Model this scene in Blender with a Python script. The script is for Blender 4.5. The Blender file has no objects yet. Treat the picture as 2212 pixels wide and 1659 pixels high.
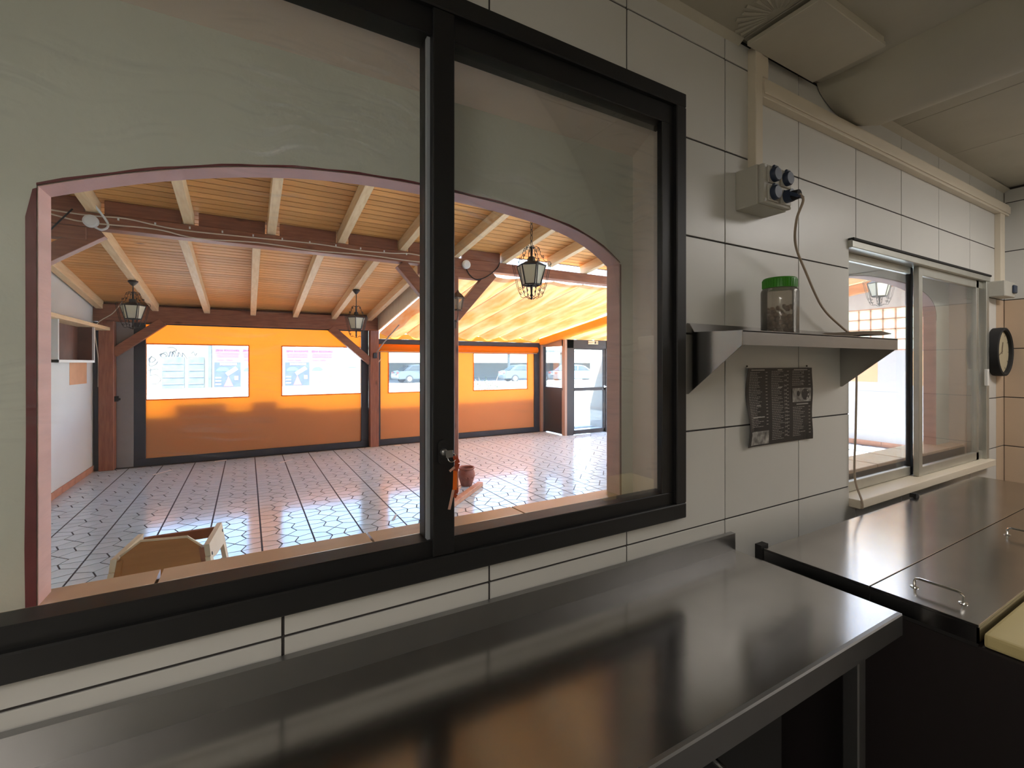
import bpy, bmesh, math, random
from mathutils import Vector, Matrix
random.seed(7)
C = bpy.context.scene.collection
S = bpy.context.scene

# ------------------------------------------------------------------ camera, sky, sun, exposure
YAW = math.radians(29.92)
cam_d = bpy.data.cameras.new('camera')
cam = bpy.data.objects.new('camera', cam_d); C.objects.link(cam)
cam.location = (0, -1.0, 1.535)
cam.rotation_euler = (math.radians(90), 0, -YAW)
cam_d.sensor_width = 36.0
cam_d.lens = 994.0 / 2212.0 * 36.0
cam_d.shift_y = -44.5 / 2212.0
cam_d.clip_start = 0.02
S.camera = cam

w = bpy.data.worlds.new('sky'); S.world = w; w.use_nodes = True
wn = w.node_tree.nodes; wl = w.node_tree.links
sky = wn.new('ShaderNodeTexSky'); sky.sky_type = 'NISHITA'; sky.sun_disc = False
sky.sun_elevation = math.radians(58); sky.sun_rotation = math.radians(205)
wl.new(sky.outputs[0], wn['Background'].inputs[0]); wn['Background'].inputs[1].default_value = 0.26

sun_d = bpy.data.lights.new('sun', 'SUN'); sun_d.energy = 5.0; sun_d.angle = math.radians(0.6)
sun_d.color = (1.0, 0.95, 0.87)
sun = bpy.data.objects.new('sun', sun_d); C.objects.link(sun)
sun.rotation_euler = Vector((0.36, 0.34, -0.87)).to_track_quat('-Z', 'Y').to_euler()

S.view_settings.view_transform = 'Standard'; S.view_settings.look = 'None'
S.view_settings.gamma = 1.0; S.view_settings.use_curve_mapping = False
S.view_settings.exposure = 3.0

# ------------------------------------------------------------------ materials
MATS = {}
def mat(name, col, rough=0.6, metal=0.0, noise=0.0, nscale=8.0, stretch=(1, 1, 1), bump=0.0, bscale=None,
        rand=0.0, spec=0.5, knots=0.0, col2=None, coat=0.0):
    if name in MATS: return MATS[name]
    m = bpy.data.materials.new(name); m.use_nodes = True
    nt = m.node_tree; N = nt.nodes; L = nt.links
    b = N['Principled BSDF']
    b.inputs['Roughness'].default_value = rough; b.inputs['Metallic'].default_value = metal
    b.inputs['Specular IOR Level'].default_value = spec
    b.inputs['Coat Weight'].default_value = coat
    tc = N.new('ShaderNodeTexCoord'); mp = N.new('ShaderNodeMapping'); mp.inputs['Scale'].default_value = stretch
    L.new(tc.outputs['Object'], mp.inputs['Vector'])
    nz = N.new('ShaderNodeTexNoise'); nz.inputs['Scale'].default_value = nscale; nz.inputs['Detail'].default_value = 5
    L.new(mp.outputs[0], nz.inputs['Vector'])
    oi = N.new('ShaderNodeObjectInfo')
    ramp = N.new('ShaderNodeValToRGB')
    c = col; c2 = col2 or tuple(x * (1 - noise) for x in col)
    ramp.color_ramp.elements[0].color = (*c2, 1); ramp.color_ramp.elements[0].position = 0.32
    ramp.color_ramp.elements[1].color = (*c, 1); ramp.color_ramp.elements[1].position = 0.68
    L.new(nz.outputs['Fac'], ramp.inputs[0])
    out = ramp.outputs[0]
    if knots:
        vo = N.new('ShaderNodeTexVoronoi'); vo.inputs['Scale'].default_value = 3.2
        mp2 = N.new('ShaderNodeMapping'); mp2.inputs['Scale'].default_value = tuple(0.35 + 0.65 * (s / max(stretch)) for s in stretch)
        L.new(tc.outputs['Object'], mp2.inputs['Vector']); 
        va = N.new('ShaderNodeVectorMath'); va.operation = 'ADD'
        cm = N.new('ShaderNodeCombineXYZ'); mm = N.new('ShaderNodeMath'); mm.operation = 'MULTIPLY'; mm.inputs[1].default_value = 37.0
        L.new(oi.outputs['Random'], mm.inputs[0]); L.new(mm.outputs[0], cm.inputs[0]); L.new(mm.outputs[0], cm.inputs[1])
        L.new(mp2.outputs[0], va.inputs[0]); L.new(cm.outputs[0], va.inputs[1]); L.new(va.outputs[0], vo.inputs['Vector'])
        kr = N.new('ShaderNodeValToRGB'); kr.color_ramp.elements[0].color = (0.25, 0.2, 0.16, 1); kr.color_ramp.elements[0].position = 0.02
        kr.color_ramp.elements[1].color = (1, 1, 1, 1); kr.color_ramp.elements[1].position = knots
        L.new(vo.outputs['Distance'], kr.inputs[0])
        mx = N.new('ShaderNodeMix'); mx.data_type = 'RGBA'; mx.blend_type = 'MULTIPLY'; mx.inputs[0].default_value = 0.9
        L.new(out, mx.inputs[6]); L.new(kr.outputs[0], mx.inputs[7]); out = mx.outputs[2]
    if rand:
        hs = N.new('ShaderNodeHueSaturation'); mr = N.new('ShaderNodeMapRange')
        mr.inputs[3].default_value = 1 - rand; mr.inputs[4].default_value = 1 + rand
        L.new(oi.outputs['Random'], mr.inputs[0]); L.new(mr.outputs[0], hs.inputs['Value']); L.new(out, hs.inputs['Color'])
        out = hs.outputs[0]
    L.new(out, b.inputs['Base Color'])
    if bump:
        bp = N.new('ShaderNodeBump'); bp.inputs['Strength'].default_value = bump; bp.inputs['Distance'].default_value = 0.01
        n2 = N.new('ShaderNodeTexNoise'); n2.inputs['Scale'].default_value = bscale or nscale * 3; n2.inputs['Detail'].default_value = 4
        L.new(mp.outputs[0], n2.inputs['Vector']); L.new(n2.outputs['Fac'], bp.inputs['Height']); L.new(bp.outputs[0], b.inputs['Normal'])
    MATS[name] = m; return m

def fabric(name, col, trans, col2=None, nscale=2.0, stretch=(1, 1, 1), face=None):
    m = bpy.data.materials.new(name); m.use_nodes = True
    nt = m.node_tree; N = nt.nodes; L = nt.links
    N.remove(N['Principled BSDF']); o = N['Material Output']
    tc = N.new('ShaderNodeTexCoord'); mp = N.new('ShaderNodeMapping'); mp.inputs['Scale'].default_value = stretch
    L.new(tc.outputs['Object'], mp.inputs['Vector'])
    nz = N.new('ShaderNodeTexNoise'); nz.inputs['Scale'].default_value = nscale; nz.inputs['Detail'].default_value = 4
    L.new(mp.outputs[0], nz.inputs['Vector'])
    r = N.new('ShaderNodeValToRGB'); r.color_ramp.elements[0].position = 0.35; r.color_ramp.elements[1].position = 0.62
    r.color_ramp.elements[0].color = (*(col2 or col), 1); r.color_ramp.elements[1].color = (*col, 1)
    L.new(nz.outputs['Fac'], r.inputs[0])
    d = N.new('ShaderNodeBsdfDiffuse'); t = N.new('ShaderNodeBsdfTranslucent'); mx = N.new('ShaderNodeMixShader')
    mx.inputs[0].default_value = trans
    if face: d.inputs[0].default_value = (*face, 1)
    else: L.new(r.outputs[0], d.inputs[0])
    L.new(r.outputs[0], t.inputs[0])
    L.new(d.outputs[0], mx.inputs[1]); L.new(t.outputs[0], mx.inputs[2]); L.new(mx.outputs[0], o.inputs[0])
    MATS[name] = m; return m

def glass(name, tint=(1, 1, 1), haze=0.02, streak=0.0, refl=1.0, hazecol=(0.85, 0.9, 0.95), ior=1.45):
    m = bpy.data.materials.new(name); m.use_nodes = True
    nt = m.node_tree; N = nt.nodes; L = nt.links
    N.remove(N['Principled BSDF']); o = N['Material Output']
    tr = N.new('ShaderNodeBsdfTransparent'); tr.inputs[0].default_value = (*tint, 1)
    df = N.new('ShaderNodeBsdfTranslucent'); df.inputs[0].default_value = (*hazecol, 1)
    d2 = N.new('ShaderNodeBsdfDiffuse'); d2.inputs[0].default_value = (*hazecol, 1)
    md = N.new('ShaderNodeMixShader'); md.inputs[0].default_value = 0.5
    L.new(df.outputs[0], md.inputs[1]); L.new(d2.outputs[0], md.inputs[2])
    gl = N.new('ShaderNodeBsdfGlossy'); gl.inputs['Roughness'].default_value = 0.02
    fr = N.new('ShaderNodeFresnel'); fr.inputs[0].default_value = ior
    fm = N.new('ShaderNodeMath'); fm.operation = 'MULTIPLY'; fm.inputs[1].default_value = refl; L.new(fr.outputs[0], fm.inputs[0])
    m1 = N.new('ShaderNodeMixShader'); m2 = N.new('ShaderNodeMixShader')
    if streak:
        tc = N.new('ShaderNodeTexCoord'); mp = N.new('ShaderNodeMapping')
        mp.inputs['Rotation'].default_value = (0, math.radians(32), 0); mp.inputs['Scale'].default_value = (1.2, 1, 34)
        nw = N.new('ShaderNodeTexNoise'); nw.inputs['Scale'].default_value = 2.2
        va = N.new('ShaderNodeVectorMath'); va.operation = 'MULTIPLY_ADD'; va.inputs[1].default_value = (0.25, 0.25, 0.25)
        L.new(tc.outputs['Object'], nw.inputs['Vector']); L.new(nw.outputs['Color'], va.inputs[0]); L.new(tc.outputs['Object'], va.inputs[2])
        L.new(va.outputs[0], mp.inputs['Vector'])
        n1 = N.new('ShaderNodeTexNoise'); n1.inputs['Scale'].default_value = 3.0; n1.inputs['Detail'].default_value = 3
        L.new(mp.outputs[0], n1.inputs['Vector'])
        n2 = N.new('ShaderNodeTexNoise'); n2.inputs['Scale'].default_value = 2.6; L.new(tc.outputs['Object'], n2.inputs['Vector'])
        r1 = N.new('ShaderNodeMapRange'); r1.inputs[1].default_value = 0.52; r1.inputs[2].default_value = 0.75
        r2 = N.new('ShaderNodeMapRange'); r2.inputs[1].default_value = 0.5; r2.inputs[2].default_value = 0.72
        L.new(n1.outputs['Fac'], r1.inputs[0]); L.new(n2.outputs['Fac'], r2.inputs[0])
        ml = N.new('ShaderNodeMath'); ml.operation = 'MULTIPLY'; L.new(r1.outputs[0], ml.inputs[0]); L.new(r2.outputs[0], ml.inputs[1])
        ma = N.new('ShaderNodeMath'); ma.operation = 'MULTIPLY_ADD'; ma.inputs[1].default_value = streak; ma.inputs[2].default_value = haze
        L.new(ml.outputs[0], ma.inputs[0]); L.new(ma.outputs[0], m1.inputs[0])
    else:
        m1.inputs[0].default_value = haze
    L.new(tr.outputs[0], m1.inputs[1]); L.new(md.outputs[0], m1.inputs[2])
    L.new(fm.outputs[0], m2.inputs[0]); L.new(m1.outputs[0], m2.inputs[1]); L.new(gl.outputs[0], m2.inputs[2])
    L.new(m2.outputs[0], o.inputs[0])
    MATS[name] = m; return m

def emit(name, col, s):
    m = bpy.data.materials.new(name); m.use_nodes = True
    b = m.node_tree.nodes['Principled BSDF']
    b.inputs['Emission Color'].default_value = (*col, 1); b.inputs['Emission Strength'].default_value = s
    b.inputs['Base Color'].default_value = (*col, 1)
    MATS[name] = m; return m

mat('tile', (0.70, 0.69, 0.655), 0.35, noise=0.05, nscale=3, rand=0.03)
mat('tile_warm_glow', (0.62, 0.47, 0.33), 0.4, noise=0.06, nscale=3, rand=0.03)  # tile with the warm glow at the kitchen's right end put into its colour
mat('grout', (0.05, 0.045, 0.045), 0.9)
mat('plaster', (0.60, 0.58, 0.50), 0.9, noise=0.10, nscale=5, bump=0.15, bscale=40)
mat('arch_plaster', (0.72, 0.71, 0.63), 0.9, noise=0.10, nscale=2.5, bump=0.15, bscale=50)
mat('reveal', (0.92, 0.80, 0.72), 0.85, noise=0.06, nscale=3, bump=0.1, bscale=50)
mat('pink_paint', (0.76, 0.47, 0.43), 0.65, noise=0.18, nscale=4, stretch=(1, 1, 6), bump=0.1, bscale=30)
mat('maroon_paint', (0.20, 0.035, 0.04), 0.6, noise=0.25, nscale=20)
mat('sill_tile', (0.80, 0.57, 0.41), 0.22, noise=0.14, nscale=4)
mat('kitchen_floor', (0.16, 0.15, 0.145), 0.5, noise=0.2, nscale=4)
mat('black_alu', (0.007, 0.007, 0.008), 0.45)
mat('black_alu2', (0.011, 0.011, 0.0115), 0.5)
mat('brush_strip', (0.32, 0.35, 0.38), 0.6)
mat('alu', (0.55, 0.55, 0.50), 0.35, metal=0.7, noise=0.1, nscale=10)
mat('steel', (0.47, 0.455, 0.44), 0.18, metal=1.0, noise=0.12, nscale=5, bump=0.02, bscale=12)
mat('steel_dark', (0.34, 0.34, 0.34), 0.40, metal=0.95, noise=0.10, nscale=6)
mat('dark_side', (0.018, 0.013, 0.013), 0.55)
mat('rubber', (0.015, 0.014, 0.014), 0.8)
mat('chrome', (0.75, 0.74, 0.7), 0.15, metal=1.0)
mat('cut_board', (0.70, 0.58, 0.28), 0.6, noise=0.08, nscale=5)
mat('pvc', (0.74, 0.66, 0.53), 0.5)
mat('pvc_grey', (0.52, 0.50, 0.44), 0.5)
mat('socket_blue', (0.03, 0.045, 0.085), 0.45)
mat('cable_tan', (0.42, 0.33, 0.25), 0.6)
mat('cable_white', (0.70, 0.58, 0.45), 0.6)
mat('green_plastic', (0.05, 0.30, 0.015), 0.4)
mat('nuts', (0.44, 0.26, 0.17), 0.7, noise=0.4, nscale=30, rand=0.25)
mat('cardboard', (0.22, 0.16, 0.11), 0.85, noise=0.3, nscale=20)
mat('menu_black', (0.018, 0.018, 0.019), 0.45)
mat('menu_print', (0.42, 0.41, 0.39), 0.6)
mat('menu_photo', (0.50, 0.48, 0.45), 0.5, noise=0.8, nscale=40)
mat('menu_dark', (0.06, 0.055, 0.05), 0.6, noise=0.5, nscale=30)
mat('paper', (0.75, 0.73, 0.69), 0.7)
mat('clock_face', (0.52, 0.45, 0.30), 0.6, noise=0.08)
mat('orange_strap', (0.85, 0.16, 0.01), 0.5)
mat('strap_red', (0.40, 0.06, 0.02), 0.5)
mat('strap_pale', (0.60, 0.34, 0.26), 0.6)
mat('ceil_tile', (0.52, 0.49, 0.40), 0.9, noise=0.06, nscale=6)
mat('board_white', (0.60, 0.56, 0.46), 0.85, noise=0.05)
mat('wood_boards', (0.84, 0.44, 0.14), 0.55, nscale=7, stretch=(0.5, 7, 7), col2=(0.72, 0.31, 0.08), rand=0.10, knots=0.075)
mat('wood_light', (0.86, 0.65, 0.38), 0.55, nscale=5, stretch=(8, 0.8, 8), col2=(0.76, 0.52, 0.27), rand=0.06, knots=0.06)
mat('wood_orange', (0.72, 0.30, 0.11), 0.5, nscale=5, stretch=(8, 0.8, 8), col2=(0.56, 0.20, 0.06), knots=0.07)
mat('beam_wood', (0.33, 0.125, 0.065), 0.5, nscale=5, stretch=(1, 8, 8), col2=(0.22, 0.075, 0.04), rand=0.08, knots=0.09)
mat('post_wood', (0.34, 0.125, 0.07), 0.5, nscale=5, stretch=(8, 8, 1), col2=(0.23, 0.075, 0.045), rand=0.08, knots=0.09)
mat('navy_frame', (0.035, 0.038, 0.055), 0.45, noise=0.3, nscale=4)
mat('grey_pillar', (0.30, 0.28, 0.28), 0.8, noise=0.1)
mat('iron', (0.02, 0.018, 0.017), 0.5)
mat('lantern_glass', (0.72, 0.68, 0.50), 0.35)
mat('floor_piece', (0.67, 0.79, 0.86), 0.13, noise=0.10, nscale=6, rand=0.05, bump=0.03, bscale=6)
mat('floor_grout', (0.04, 0.038, 0.045), 0.8)
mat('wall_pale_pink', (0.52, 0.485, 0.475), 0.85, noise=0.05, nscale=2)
mat('wall_white', (0.78, 0.79, 0.76), 0.85, noise=0.05, nscale=2)
mat('terracotta', (0.62, 0.30, 0.19), 0.6, noise=0.2, nscale=10)
mat('pot_clay', (0.38, 0.14, 0.10), 0.7, noise=0.35, nscale=14, bump=0.2, bscale=40)
mat('peach_patch', (0.80, 0.42, 0.23), 0.9, noise=0.1)
mat('niche_brown', (0.16, 0.06, 0.04), 0.7, noise=0.4, nscale=5)
mat('chair_wood', (0.50, 0.215, 0.06), 0.45, nscale=4, stretch=(1, 8, 8), col2=(0.40, 0.16, 0.04))
mat('chair_pale', (0.80, 0.66, 0.46), 0.45, noise=0.1)
mat('chair_red', (0.36, 0.13, 0.06), 0.45, noise=0.15)
mat('ground', (0.31, 0.30, 0.27), 0.95, noise=0.1, nscale=0.5)
mat('facade', (0.235, 0.215, 0.17), 0.9, noise=0.06, nscale=0.6)
mat('facade_grey', (0.10, 0.125, 0.13), 0.8, noise=0.45, nscale=2.5)
mat('graffiti', (0.02, 0.02, 0.022), 0.8)
mat('poster_pink', (0.29, 0.07, 0.155), 0.6)
mat('poster_blue', (0.045, 0.06, 0.11), 0.6, noise=0.4, nscale=2)
mat('poster_pale', (0.13, 0.17, 0.19), 0.6, noise=0.1)
mat('poster_orange', (0.34, 0.17, 0.05), 0.6)
mat('poster_cyan', (0.06, 0.19, 0.25), 0.6)
mat('poster_red', (0.26, 0.07, 0.06), 0.6)
mat('poster_white', (0.26, 0.26, 0.26), 0.6)
mat('white_frame', (0.78, 0.77, 0.74), 0.6)
mat('car_silver', (0.15, 0.18, 0.195), 0.35, metal=0.2)
mat('car_dark', (0.06, 0.08, 0.09), 0.3)
mat('car_glass', (0.03, 0.05, 0.06), 0.1)
mat('tyre', (0.02, 0.02, 0.02), 0.8)
mat('carport', (0.16, 0.19, 0.20), 0.7, noise=0.15)
mat('leaf', (0.06, 0.13, 0.03), 0.7, noise=0.4, nscale=10)
mat('low_wall', (0.55, 0.5, 0.42), 0.9, noise=0.1)
mat('vest_panel', (0.035, 0.03, 0.033), 0.45, noise=0.2)
mat('sign_tan', (0.75, 0.60, 0.38), 0.6)
mat('tan_alu', (0.40, 0.25, 0.18), 0.5)
mat('fascia_cream', (0.80, 0.70, 0.52), 0.7, noise=0.1)
mat('gutter', (0.45, 0.42, 0.38), 0.5)
fabric('orange_screen', (0.90, 0.195, 0.004), 0.42, (0.86, 0.175, 0.003), 3.0, face=(0.92, 0.44, 0.20))
fabric('orange_roll', (0.90, 0.28, 0.02), 0.4)
fabric('canopy_fabric', (0.90, 0.50, 0.24), 0.10, (0.88, 0.31, 0.08), 2.4, (2.8, 0.45, 1))
fabric('canopy_yellow', (0.92, 0.44, 0.07), 0.15, (0.90, 0.36, 0.045), 2.0)
glass('pane_glass', (0.97, 0.985, 0.98), 0.006, 0.22, 0.35)
glass('clear_vinyl', (0.95, 0.98, 1.0), 0.05, 0.0, 0.6)
glass('window2_glass', (0.96, 0.97, 0.96), 0.02, 0.06, 0.4)
glass('jar_plastic', (0.90, 0.88, 0.84), 0.22, 0.0, 0.9, (0.8, 0.76, 0.7))
fabric('glass_block', (0.97, 0.99, 0.94), 0.8, (0.82, 0.94, 0.70), 9.0)
emit('fill_glow', (1.0, 0.96, 0.91), 0.8)  # glowing face of the added kitchen fill panels

# ------------------------------------------------------------------ geometry helpers
def wloc(o):
    v = Vector((0, 0, 0))
    while o is not None:
        v += o.location; o = o.parent
    return v

class B:
    def __init__(s): s.bm = bmesh.new()
    def _addbox(s, m, bev=0.0, seg=1):
        r = bmesh.ops.create_cube(s.bm, size=1.0, matrix=m)
        if bev:
            es = list({e for v in r['verts'] for e in v.link_edges})
            bmesh.ops.bevel(s.bm, geom=es, offset=bev, segments=seg, affect='EDGES', profile=0.6)
        return s
    def box(s, x0, x1, y0, y1, z0, z1, bev=0.0, seg=1):
        m = Matrix.Translation(((x0 + x1) / 2, (y0 + y1) / 2, (z0 + z1) / 2)) @ Matrix.Diagonal((abs(x1 - x0), abs(y1 - y0), abs(z1 - z0), 1))
        return s._addbox(m, bev, seg)
    def beam(s, p0, p1, wd, ht, bev=0.0, up=(0, 0, 1)):
        p0 = Vector(p0); p1 = Vector(p1); d = (p1 - p0); L = d.length; d.normalize()
        r = d.cross(Vector(up)); r.normalize(); u = r.cross(d)
        m = Matrix(((r.x, d.x, u.x, 0), (r.y, d.y, u.y, 0), (r.z, d.z, u.z, 0), (0, 0, 0, 1)))
        m = Matrix.Translation((p0 + p1) / 2) @ m @ Matrix.Diagonal((wd, L, ht, 1))
        return s._addbox(m, bev)
    def tube(s, pts, r, n=6, closed=False, flat=1.0):
        pts = [Vector(p) for p in pts]; k = len(pts); rings = []
        ref = Vector((0.31, 0.17, 0.93))
        for i, p in enumerate(pts):
            a = pts[i - 1] if (i or closed) else p
            b = pts[(i + 1) % k] if (i < k - 1 or closed) else p
            t = (b - a)
            if t.length < 1e-9: t = Vector((0, 0, 1))
            t.normalize()
            x = t.cross(ref)
            if x.length < 0.05: x = t.cross(Vector((1, 0, 0)))
            x.normalize(); y = t.cross(x)
            rr = r[i] if isinstance(r, (list, tuple)) else r
            rings.append([s.bm.verts.new(p + x * rr * math.cos(2 * math.pi * j / n) + y * rr * flat * math.sin(2 * math.pi * j / n)) for j in range(n)])
        for i in range(k - (0 if closed else 1)):
            A = rings[i]; D = rings[(i + 1) % k]
            for j in range(n): s.bm.faces.new((A[j], A[(j + 1) % n], D[(j + 1) % n], D[j]))
        if not closed:
            s.bm.faces.new(rings[0][::-1]); s.bm.faces.new(rings[-1])
        return s
    def lathe(s, prof, n=24, c=(0, 0, 0), cap0=True, cap1=True, axis='z', phase=0.0):
        rings = []; c = Vector(c)
        for r, z in prof:
            ring = []
            for j in range(n):
                a = 2 * math.pi * j / n + phase
                if axis == 'z': v = Vector((r * math.cos(a), r * math.sin(a), z))
                elif axis == 'y': v = Vector((r * math.cos(a), z, r * math.sin(a)))
                else: v = Vector((z, r * math.cos(a), r * math.sin(a)))
                ring.append(s.bm.verts.new(c + v))
            rings.append(ring)
        for A, D in zip(rings, rings[1:]):
            for j in range(n): s.bm.faces.new((A[j], A[(j + 1) % n], D[(j + 1) % n], D[j]))
        if cap0: s.bm.faces.new(rings[0][::-1])
        if cap1: s.bm.faces.new(rings[-1])
        return s
    def prism(s, poly, a0, a1, axis='y'):
        def P(p, a):
            return (p[0], a, p[1]) if axis == 'y' else ((a, p[0], p[1]) if axis == 'x' else (p[0], p[1], a))
        A = [s.bm.verts.new(P(p, a0)) for p in poly]; D = [s.bm.verts.new(P(p, a1)) for p in poly]
        n = len(poly)
        for j in range(n): s.bm.faces.new((A[j], A[(j + 1) % n], D[(j + 1) % n], D[j]))
        s.bm.faces.new(A[::-1]); s.bm.faces.new(D)
        return s
    def quad(s, *ps):
        s.bm.faces.new([s.bm.verts.new(p) for p in ps]); return s
    def grid(s, fn, nu, nv):
        V = [[s.bm.verts.new(fn(i / nu, j / nv)) for j in range(nv + 1)] for i in range(nu + 1)]
        for i in range(nu):
            for j in range(nv): s.bm.faces.new((V[i][j], V[i + 1][j], V[i + 1][j + 1], V[i][j + 1]))
        return s
    def thicken(s, t):
        bmesh.ops.recalc_face_normals(s.bm, faces=s.bm.faces[:])
        bmesh.ops.solidify(s.bm, geom=s.bm.faces[:], thickness=t)
        return s
    def build(s, name, m, parent=None, smooth=False, local=False, label=None, cat=None, group=None, kind=None):
        bm = s.bm
        bmesh.ops.recalc_face_normals(bm, faces=bm.faces[:])
        me = bpy.data.meshes.new(name)
        o = bpy.data.objects.new(name, me)
        if parent is not None:
            if not local: bmesh.ops.translate(bm, verts=bm.verts[:], vec=-wloc(parent))
            # own origin at the piece's base centre
            off = base(bm); bmesh.ops.translate(bm, verts=bm.verts[:], vec=-off)
            o.parent = parent; o.location = off
        else:
            off = base(bm); bmesh.ops.translate(bm, verts=bm.verts[:], vec=-off); o.location = off
        bm.to_mesh(me); bm.free()
        if smooth:
            for p in me.polygons: p.use_smooth = True
            try: me.set_sharp_from_angle(angle=math.radians(40))
            except Exception: pass
        me.materials.append(MATS[m]); C.objects.link(o)
        tag(o, label, cat, group, kind)
        return o

def base(bm):
    if not bm.verts: return Vector((0, 0, 0))
    xs = [v.co.x for v in bm.verts]; ys = [v.co.y for v in bm.verts]; zs = [v.co.z for v in bm.verts]
    return Vector(((min(xs) + max(xs)) / 2, (min(ys) + max(ys)) / 2, min(zs)))

def tag(o, label=None, cat=None, group=None, kind=None):
    if label: o['label'] = label
    if cat: o['category'] = cat
    if group: o['group'] = group
    if kind: o['kind'] = kind
    return o

def thing(name, label, cat=None, loc=(0, 0, 0), rotz=0.0, group=None, kind=None):
    o = bpy.data.objects.new(name, None); C.objects.link(o); o.location = loc; o.rotation_euler = (0, 0, rotz)
    o.empty_display_size = 0.05
    return tag(o, label, cat, group, kind)

def dup(root, loc, rotz=0.0, scale=1.0, label=None, group=None):
    r = root.copy(); C.objects.link(r); r.location = loc; r.rotation_euler = (0, 0, rotz); r.scale = (scale,) * 3
    if label: r['label'] = label
    if group: r['group'] = group
    for ch in list(root.children):
        c = ch.copy(); C.objects.link(c); c.parent = r
        for g in list(ch.children):
            d = g.copy(); C.objects.link(d); d.parent = c
    return r

def text_mesh(name, body, size, m, parent, loc, rot, extr=0.001, align='CENTER'):
    cu = bpy.data.curves.new(name, 'FONT'); cu.body = body; cu.size = size; cu.extrude = extr; cu.align_x = align; cu.align_y = 'CENTER'
    cu.resolution_u = 2
    t = bpy.data.objects.new(name, cu); C.objects.link(t)
    dg = bpy.context.evaluated_depsgraph_get(); me = bpy.data.meshes.new_from_object(t.evaluated_get(dg))
    bpy.data.objects.remove(t); bpy.data.curves.remove(cu)
    me.materials.clear(); me.materials.append(MATS[m])
    o = bpy.data.objects.new(name, me); C.objects.link(o)
    o.parent = parent; o.location = Vector(loc) - wloc(parent); o.rotation_euler = rot
    return o

def sub_rects(r, holes):
    out = [r]
    for h in holes:
        nxt = []
        for (a, b, c, d) in out:
            if h[0] >= b or h[1] <= a or h[2] >= d or h[3] <= c: nxt.append((a, b, c, d)); continue
            if a < h[0]: nxt.append((a, h[0], c, d))
            if b > h[1]: nxt.append((h[1], b, c, d))
            x0, x1 = max(a, h[0]), min(b, h[1])
            if c < h[2]: nxt.append((x0, x1, c, h[2]))
            if d > h[3]: nxt.append((x0, x1, h[3], d))
        out = nxt
    return [q for q in out if q[1] - q[0] > 0.004 and q[3] - q[2] > 0.004]

# ------------------------------------------------------------------ kitchen shell
ST = 'structure'
CEIL = 2.66; XR = 4.27; YF = -3.0; XL = -1.7
H1 = (-0.83, 1.175, 1.068, 2.365)      # opening of the big window
H2 = (2.257, 3.935, 0.93, 2.065)       # opening of the sliding window

wall_back = thing('wall_back', 'white tiled kitchen wall with the two serving windows', None, (1.3, 0.08, 0), kind=ST)
bm = B()
for (a, b, c, d) in sub_rects((XL, XR + 0.1, 0.0, 2.75), [H1, H2]): bm.box(a, b, 0.003, 0.16, c, d)
bm.build('wall_core', 'grout', wall_back)
X0, TW, Z0, TH = 0.9635, 0.4515, 1.002, 0.3145
g = 0.0028
ALLT = []
for i in range(-6, 9):
    for j in range(-1, 6):
        x0 = max(X0 + TW * i, XL); x1 = min(X0 + TW * (i + 1), XR); z0 = max(Z0 + TH * j, 0.0); z1 = min(Z0 + TH * (j + 1), CEIL)
        if x1 - x0 < 0.02 or z1 - z0 < 0.02: continue
        if x1 < -1.3: continue
        rs = sub_rects((x0 + g, x1 - g, z0 + g, z1 - g), [H1, H2])
        if not rs: continue
        bm = B(); jit = random.uniform(0, 0.0006)
        for (a, b, c, d) in rs: bm.box(a, b, -0.0005 - jit, 0.004, c, d, 0.0008 if len(rs) == 1 else 0)
        bm.build('tile', 'tile' if not (x0 > 3.9 and z1 < 1.97) else 'tile_warm_glow', wall_back)
# lining of the recess behind the big window
bm = B(); bm.prism([(1.132, 0.02), (1.145, 0.16), (1.18, 0.16), (1.18, 0.02)], 1.06, 2.37, 'z')
bm.prism([(-0.802, 0.02), (-0.802, 0.16), (-0.84, 0.16), (-0.84, 0.02)], 1.06, 2.37, 'z')
bm.build('window_reveal', 'reveal', wall_back)
B().prism([(0.02, 2.305), (0.16, 2.243), (0.16, 2.37), (0.02, 2.37)], -0.802, 1.145, 'x').build('window_soffit', 'reveal', wall_back)
bm = B()
bm.box(3.90, 4.04, 0.06, 0.16, 0.93, 2.07); bm.box(2.25, 2.262, 0.06, 0.16, 0.93, 2.07); bm.box(2.25, 4.0, 0.06, 0.16, 2.05, 2.075)
bm.build('window_reveal', 'reveal', wall_back)
xs = [-0.81, -0.593, -0.159, 0.272, 0.709, 1.145]
for a, b in zip(xs, xs[1:]):
    B().prism([(0.03, 1.128), (0.16, 1.093), (0.238, 1.091), (0.238, 1.073), (0.03, 1.073)], a + 0.003, b - 0.003, 'x').build('sill_tile', 'sill_tile', wall_back)
B().box(-0.81, 1.145, 0.03, 0.225, 1.04, 1.076).build('sill_bed', 'grout', wall_back)
xs = [2.26, 2.44, 2.74, 3.04, 3.34, 3.64, 3.90]
for a, b in zip(xs, xs[1:]):
    B().box(a + 0.003, b - 0.003, 0.085, 0.255, 1.012, 1.03, 0.003).build('sill_tile', 'sill_tile', wall_back)
B().box(2.26, 3.9, 0.085, 0.225, 0.93, 1.014).build('sill_bed', 'dark_side', wall_back)  # near-black front stands in for the shadow of the sill step

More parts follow.
